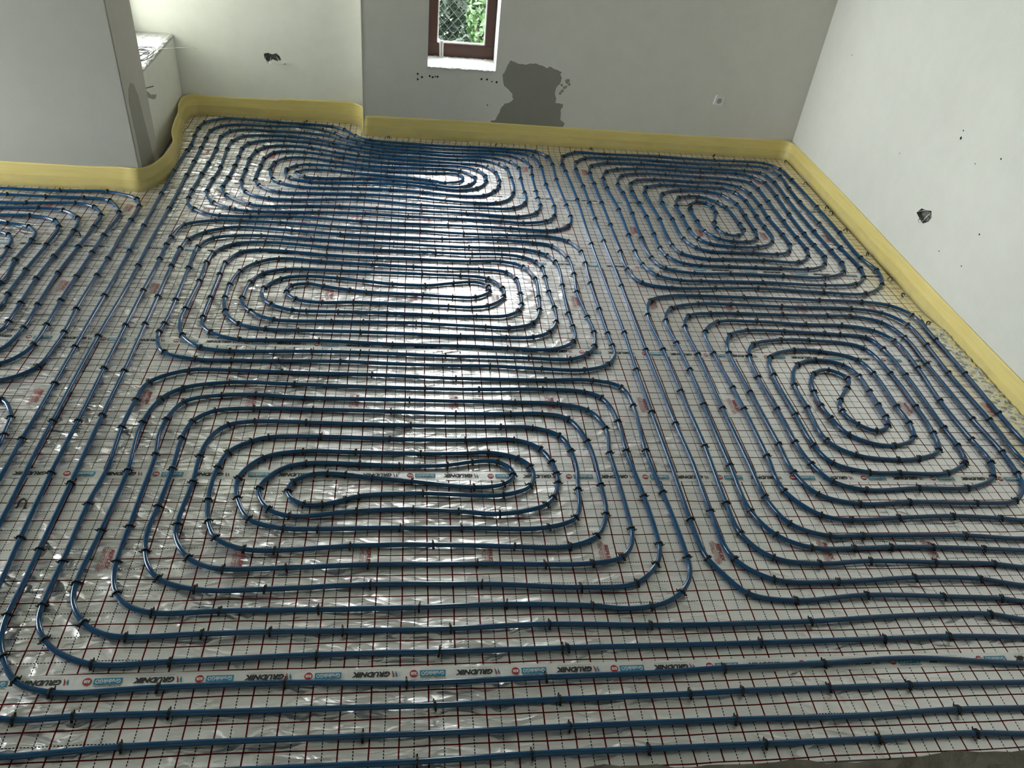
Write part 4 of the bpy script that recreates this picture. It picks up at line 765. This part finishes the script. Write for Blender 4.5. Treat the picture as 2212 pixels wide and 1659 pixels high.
fr_rows = [(0.082, 0.002), (0.07, 0.006), (0.045, 0.007), (0.02, 0.008), (0.006, 0.012), (0.003, 0.024)]
for i in range(n):
    for zz, d in fr_rows:
        q = db[i] + (dt[i] - db[i]) * zz / 0.168 + nrm[i] * (d + 0.0015 * math.sin(i * 0.5 + zz * 60) * (zz < .08) + rng.uniform(0, .002) * (zz < .03))
        if q[0] > 3.37 and zz < 0.01: q[0] = min(q[0], 3.37)
        v.append((q[0] - 0.5, q[1] - 4.8, zz + rng.uniform(-.002, .002) * (zz > .08)))
k = len(fr_rows)
mb.add(v, [(i * k + j, (i + 1) * k + j, (i + 1) * k + j + 1, i * k + j + 1) for i in range(n - 1) for j in range(k - 1)])
mb.build('film_skirt', [M['film']], strip, True)
# crumpled foil welt along the right wall, where the sheets ride up
X = np.linspace(0.75, 2.25, 90); v = []
for i, y in enumerate(X):
    amp = min(1, (y - 0.75) * 4, (2.25 - y) * 4)
    for j, d in enumerate((0.0, 0.02, 0.04, 0.06, 0.085)):
        v.append((3.368 - d * (0.35 + 0.65 * amp) + rng.uniform(-.004, .004), y + rng.uniform(-.006, .006), 0.004 + (0.028 - d * 0.28) * amp + rng.uniform(0, .010) * amp))
o = link('foil_welt', mesh('foil_welt', v, [(i * 5 + j, i * 5 + 5 + j, i * 5 + 6 + j, i * 5 + 1 + j) for i in range(89) for j in range(4)]), [M['crumple']])
tag(o, 'crumpled shiny foil welt squeezed against the right wall strip', 'foil')

# ---------------------------------------------------------------- small things
# wall socket
root = bpy.data.objects.new('wall_socket', None); COL.objects.link(root); root.location = (2.625, 4.82, 0.478)
tag(root, 'white single wall socket on the window wall', 'socket')
mb = MB(); S = 0.043; loop = []
for cxs, cys, a0 in ((1, 1, 0), (-1, 1, 90), (-1, -1, 180), (1, -1, 270)):
    for k in range(6):
        a = math.radians(a0 + 18 * k); loop.append((cxs * (S - 0.012) + 0.012 * math.cos(a), cys * (S - 0.012) + 0.012 * math.sin(a)))
def plate(mb, loop, y0, y1, sc=1.0, m=0):
    n = len(loop)
    v = [(x, y0, z) for x, z in loop] + [(x * sc, y1, z * sc) for x, z in loop]
    mb.add(v, [(i, (i + 1) % n, n + (i + 1) % n, n + i) for i in range(n)] + [tuple(range(n, 2 * n))], m)
plate(mb, loop, 0.0, -0.009, 0.93)
mb.build('frame', [M['white_plastic']], root)
mb = MB(); c = [(0.021 * math.cos(2 * math.pi * k / 28), 0.021 * math.sin(2 * math.pi * k / 28)) for k in range(28)]
c2 = [(x * 1.15, z * 1.15) for x, z in c]
nn = 28
mb.add([(x, -0.0090, z) for x, z in c2] + [(x, -0.0125, z) for x, z in c] + [(x * .9, -0.0102, z * .9) for x, z in c], [(i, (i + 1) % nn, nn + (i + 1) % nn, nn + i) for i in range(nn)] + [(nn + i, nn + (i + 1) % nn, 2 * nn + (i + 1) % nn, 2 * nn + i) for i in range(nn)] + [tuple(range(2 * nn, 3 * nn))])
ins = mb.build('insert', [M['grey_plastic']], root)
mb = MB()
for x, z in ((-0.0095, -0.003), (0.0095, -0.003), (0, 0.009)):
    q = [(x + 0.003 * math.cos(k * math.pi / 5), -0.0104, z + 0.003 * math.sin(k * math.pi / 5)) for k in range(10)]
    mb.add(q, [tuple(range(10))])
mb.build('pin_holes', [M['hole']], ins)
root.rotation_euler = (0, 0.14, 0)

# thermometer leaning on the sill in front of the frame
root = bpy.data.objects.new('thermometer', None); COL.objects.link(root); root.location = (0.238, 5.075, 0.605)
root.rotation_euler = (0.06, -0.03, 0)
tag(root, 'small white stick thermometer standing before the brown window frame', 'thermometer')
mb = MB(); mb.box((-0.017, -0.004, 0), (0.017, 0.004, 0.135), 0, 0.003); mb.build('backing', [M['white_plastic']], root)
mb = MB(); mb.tube([(0, -0.006, 0.018), (0, -0.006, 0.12)], 0.0022, 8); mb.build('tube', [M['ink_black']], root)
mb = MB()
for k in range(14): mb.box((-0.010, -0.0048, 0.025 + k * 0.007), (-0.004, -0.0042, 0.0265 + k * 0.007)); mb.box((0.004, -0.0048, 0.025 + k * 0.007), (0.010, -0.0042, 0.0265 + k * 0.007))
mb.build('scale', [M['ink_grey']], root)
mb = MB(); mb.tube([(0, -0.006, 0.012), (0, -0.006, 0.02)], 0.0042, 8); mb.build('bulb', [M['ink_grey']], root)

# coil of thin wire on the niche sill
pts = []
for k in range(150):
    a = k * 0.24; r = 0.075 + 0.03 * math.sin(k * 0.17) + 0.01 * math.sin(k * .71)
    pts.append((-1.985 + r * math.cos(a) * 1.0, 4.43 + 1.5 * r * math.sin(a), 0.650 + 0.012 * (1 + math.sin(k * 0.33))))
mb = MB(); mb.tube(pts, 0.0025, 5)
o = mb.build('wire_coil', [M['wire']], None, True)
tag(o, 'loose coil of thin black wire on the bright niche sill', 'wire')
mb = MB(); mb.tube([(-1.93, 4.55, 0.655), (-1.86, 4.58, 0.664), (-1.75, 4.62, 0.668), (-1.65, 4.655, 0.668), (-1.635, 4.66, 0.655)], 0.0018, 5)
mb.build('wire_end', [M['wire_white']], o, True)
# cable ends in the two open box holes
def cables(name, lab, paths, mats, org):
    root = bpy.data.objects.new(name, None); COL.objects.link(root); root.location = org
    tag(root, lab, 'cable')
    for p, mt in zip(paths, mats):
        mb = MB(); mb.tube([(a - org[0], b_ - org[1], c_ - org[2]) for a, b_, c_ in p], 0.003, 6); mb.build('strand', [mt], root, True)
cables('cable_end', 'pale cable ends hanging out of the alcove wall hole', [
    [(-1.16, 5.11, 0.50), (-1.165, 5.05, 0.475), (-1.15, 5.04, 0.463), (-1.13, 5.045, 0.485), (-1.11, 5.04, 0.462), (-1.07, 5.045, 0.47), (-1.035, 5.045, 0.473)],
    [(-1.12, 5.11, 0.51), (-1.09, 5.06, 0.482), (-1.06, 5.05, 0.470), (-1.04, 5.05, 0.462)],
    [(-1.19, 5.10, 0.52), (-1.20, 5.055, 0.50), (-1.19, 5.045, 0.475), (-1.17, 5.05, 0.468)]], [M['wire_white'], M['wire_white'], M['steel']], (-1.12, 5.07, 0.46))
cables('cable_end', 'grey cable ends curled in the open hole of the right wall', [
    [(3.44, 2.71, 0.49), (3.39, 2.68, 0.47), (3.38, 2.66, 0.50), (3.41, 2.67, 0.53)],
    [(3.44, 2.73, 0.48), (3.38, 2.72, 0.45), (3.375, 2.70, 0.44), (3.41, 2.69, 0.47)],
    [(3.44, 2.69, 0.52), (3.39, 2.72, 0.52), (3.385, 2.76, 0.49)]], [M['wire_white'], M['steel'], M['steel']], (3.40, 2.71, 0.44))

# ---------------------------------------------------------------- outside: ground, hedge, shrub, fence
block('ground_outside', (-14, 5.6, -0.75), (14, 30, -0.60), M['grass'])
block('ground_outside', (-20, -8, -0.75), (-6.5, 5.6, -0.60), M['grass'])
def foliage(c, rad, n, size, mat, name, parent, lumps=9):
    cs = [(c[0] + random.gauss(0, .45) * rad[0], c[1] + random.gauss(0, .45) * rad[1], c[2] + random.gauss(0, .45) * rad[2], random.uniform(.3, .55)) for _ in range(lumps)]
    v, f = [], []
    for i in range(n):
        l = random.choice(cs); d = Vector((random.gauss(0, 1), random.gauss(0, 1), random.gauss(0, 1))).normalized()
        p = Vector((l[0] + d.x * l[3] * rad[0], l[1] + d.y * l[3] * rad[1], l[2] + d.z * l[3] * rad[2]))
        t = Vector((random.gauss(0, 1), random.gauss(0, 1), random.gauss(0, .6))).normalized(); nv = (d + Vector((random.gauss(0, .5), random.gauss(0, .5), random.gauss(0.3, .5)))).normalized()
        s = t.cross(nv).normalized(); t = nv.cross(s); z = size * random.uniform(.6, 1.3); k = len(v)
        v += [tuple(p - t * z), tuple(p + s * z * .42 + nv * z * .1), tuple(p + t * z), tuple(p - s * z * .42 + nv * z * .1)]
        f += [(k, k + 1, k + 2), (k, k + 2, k + 3)]
    o = link(name, mesh(name, v, f), [mat], parent); o['kind'] = 'stuff'
    return o
def shrub(name, lab, c, rad, n, size, mat):
    root = bpy.data.objects.new(name, None); COL.objects.link(root); root.location = (c[0], c[1], -0.60)
    tag(root, lab, 'shrub')
    o = foliage((0, 0, c[2] + 0.60), rad, n, size, mat, 'foliage', root)
    for k in range(5):
        a = random.uniform(0, 6.28); mb = MB(); mb.tube([(0.06 * math.cos(a), .06 * math.sin(a), 0), (0.2 * rad[0] * math.cos(a), .2 * rad[1] * math.sin(a), 0.5 * (c[2] + .6)), (0.45 * rad[0] * math.cos(a), .45 * rad[1] * math.sin(a), c[2] + .6)], 0.02, 6)
        mb.build('stem', [M['bark']], root, True)
shrub('leafy_shrub', 'fresh green leafy shrub seen through the window pane', (0.95, 7.5, 0.30), (0.62, 0.6, 0.95), 5200, 0.055, M['leaf'])
shrub('leafy_shrub', 'low mid-green shrub at the foot of the window view', (0.35, 7.9, -0.25), (0.7, 0.4, 0.45), 3600, 0.05, M['leaf_dark'])
shrub('dark_hedge', 'dark hedge behind the wire fence outside the window', (0.3, 9.3, 0.4), (1.9, 0.7, 1.5), 9000, 0.08, M['leaf_dark'])
# chain-link fence
root = bpy.data.objects.new('wire_fence', None); COL.objects.link(root); root.location = (0.2, 8.3, -0.6)
tag(root, 'diamond wire mesh fence standing before the dark hedge outside', 'fence')
mb = MB()
for k in range(-16, 17):
    for s in (-1, 1):
        x0 = k * 0.11; z0, z1 = 0.0, 1.5
        a, b_ = x0, x0 + s * 1.5 * 0.9
        mb.tube([(a, 0.0, z0), ((a + b_) / 2, 0.004 * s, (z0 + z1) / 2), (b_, 0, z1)], 0.0018, 4)
mb.build('mesh_wires', [M['fence']], root)
for x in (-1.9, 2.4):
    mb = MB(); mb.tube([(x, 0, 0), (x, 0, 1.6)], 0.025, 8); mb.build('post', [M['steel']], root, True)
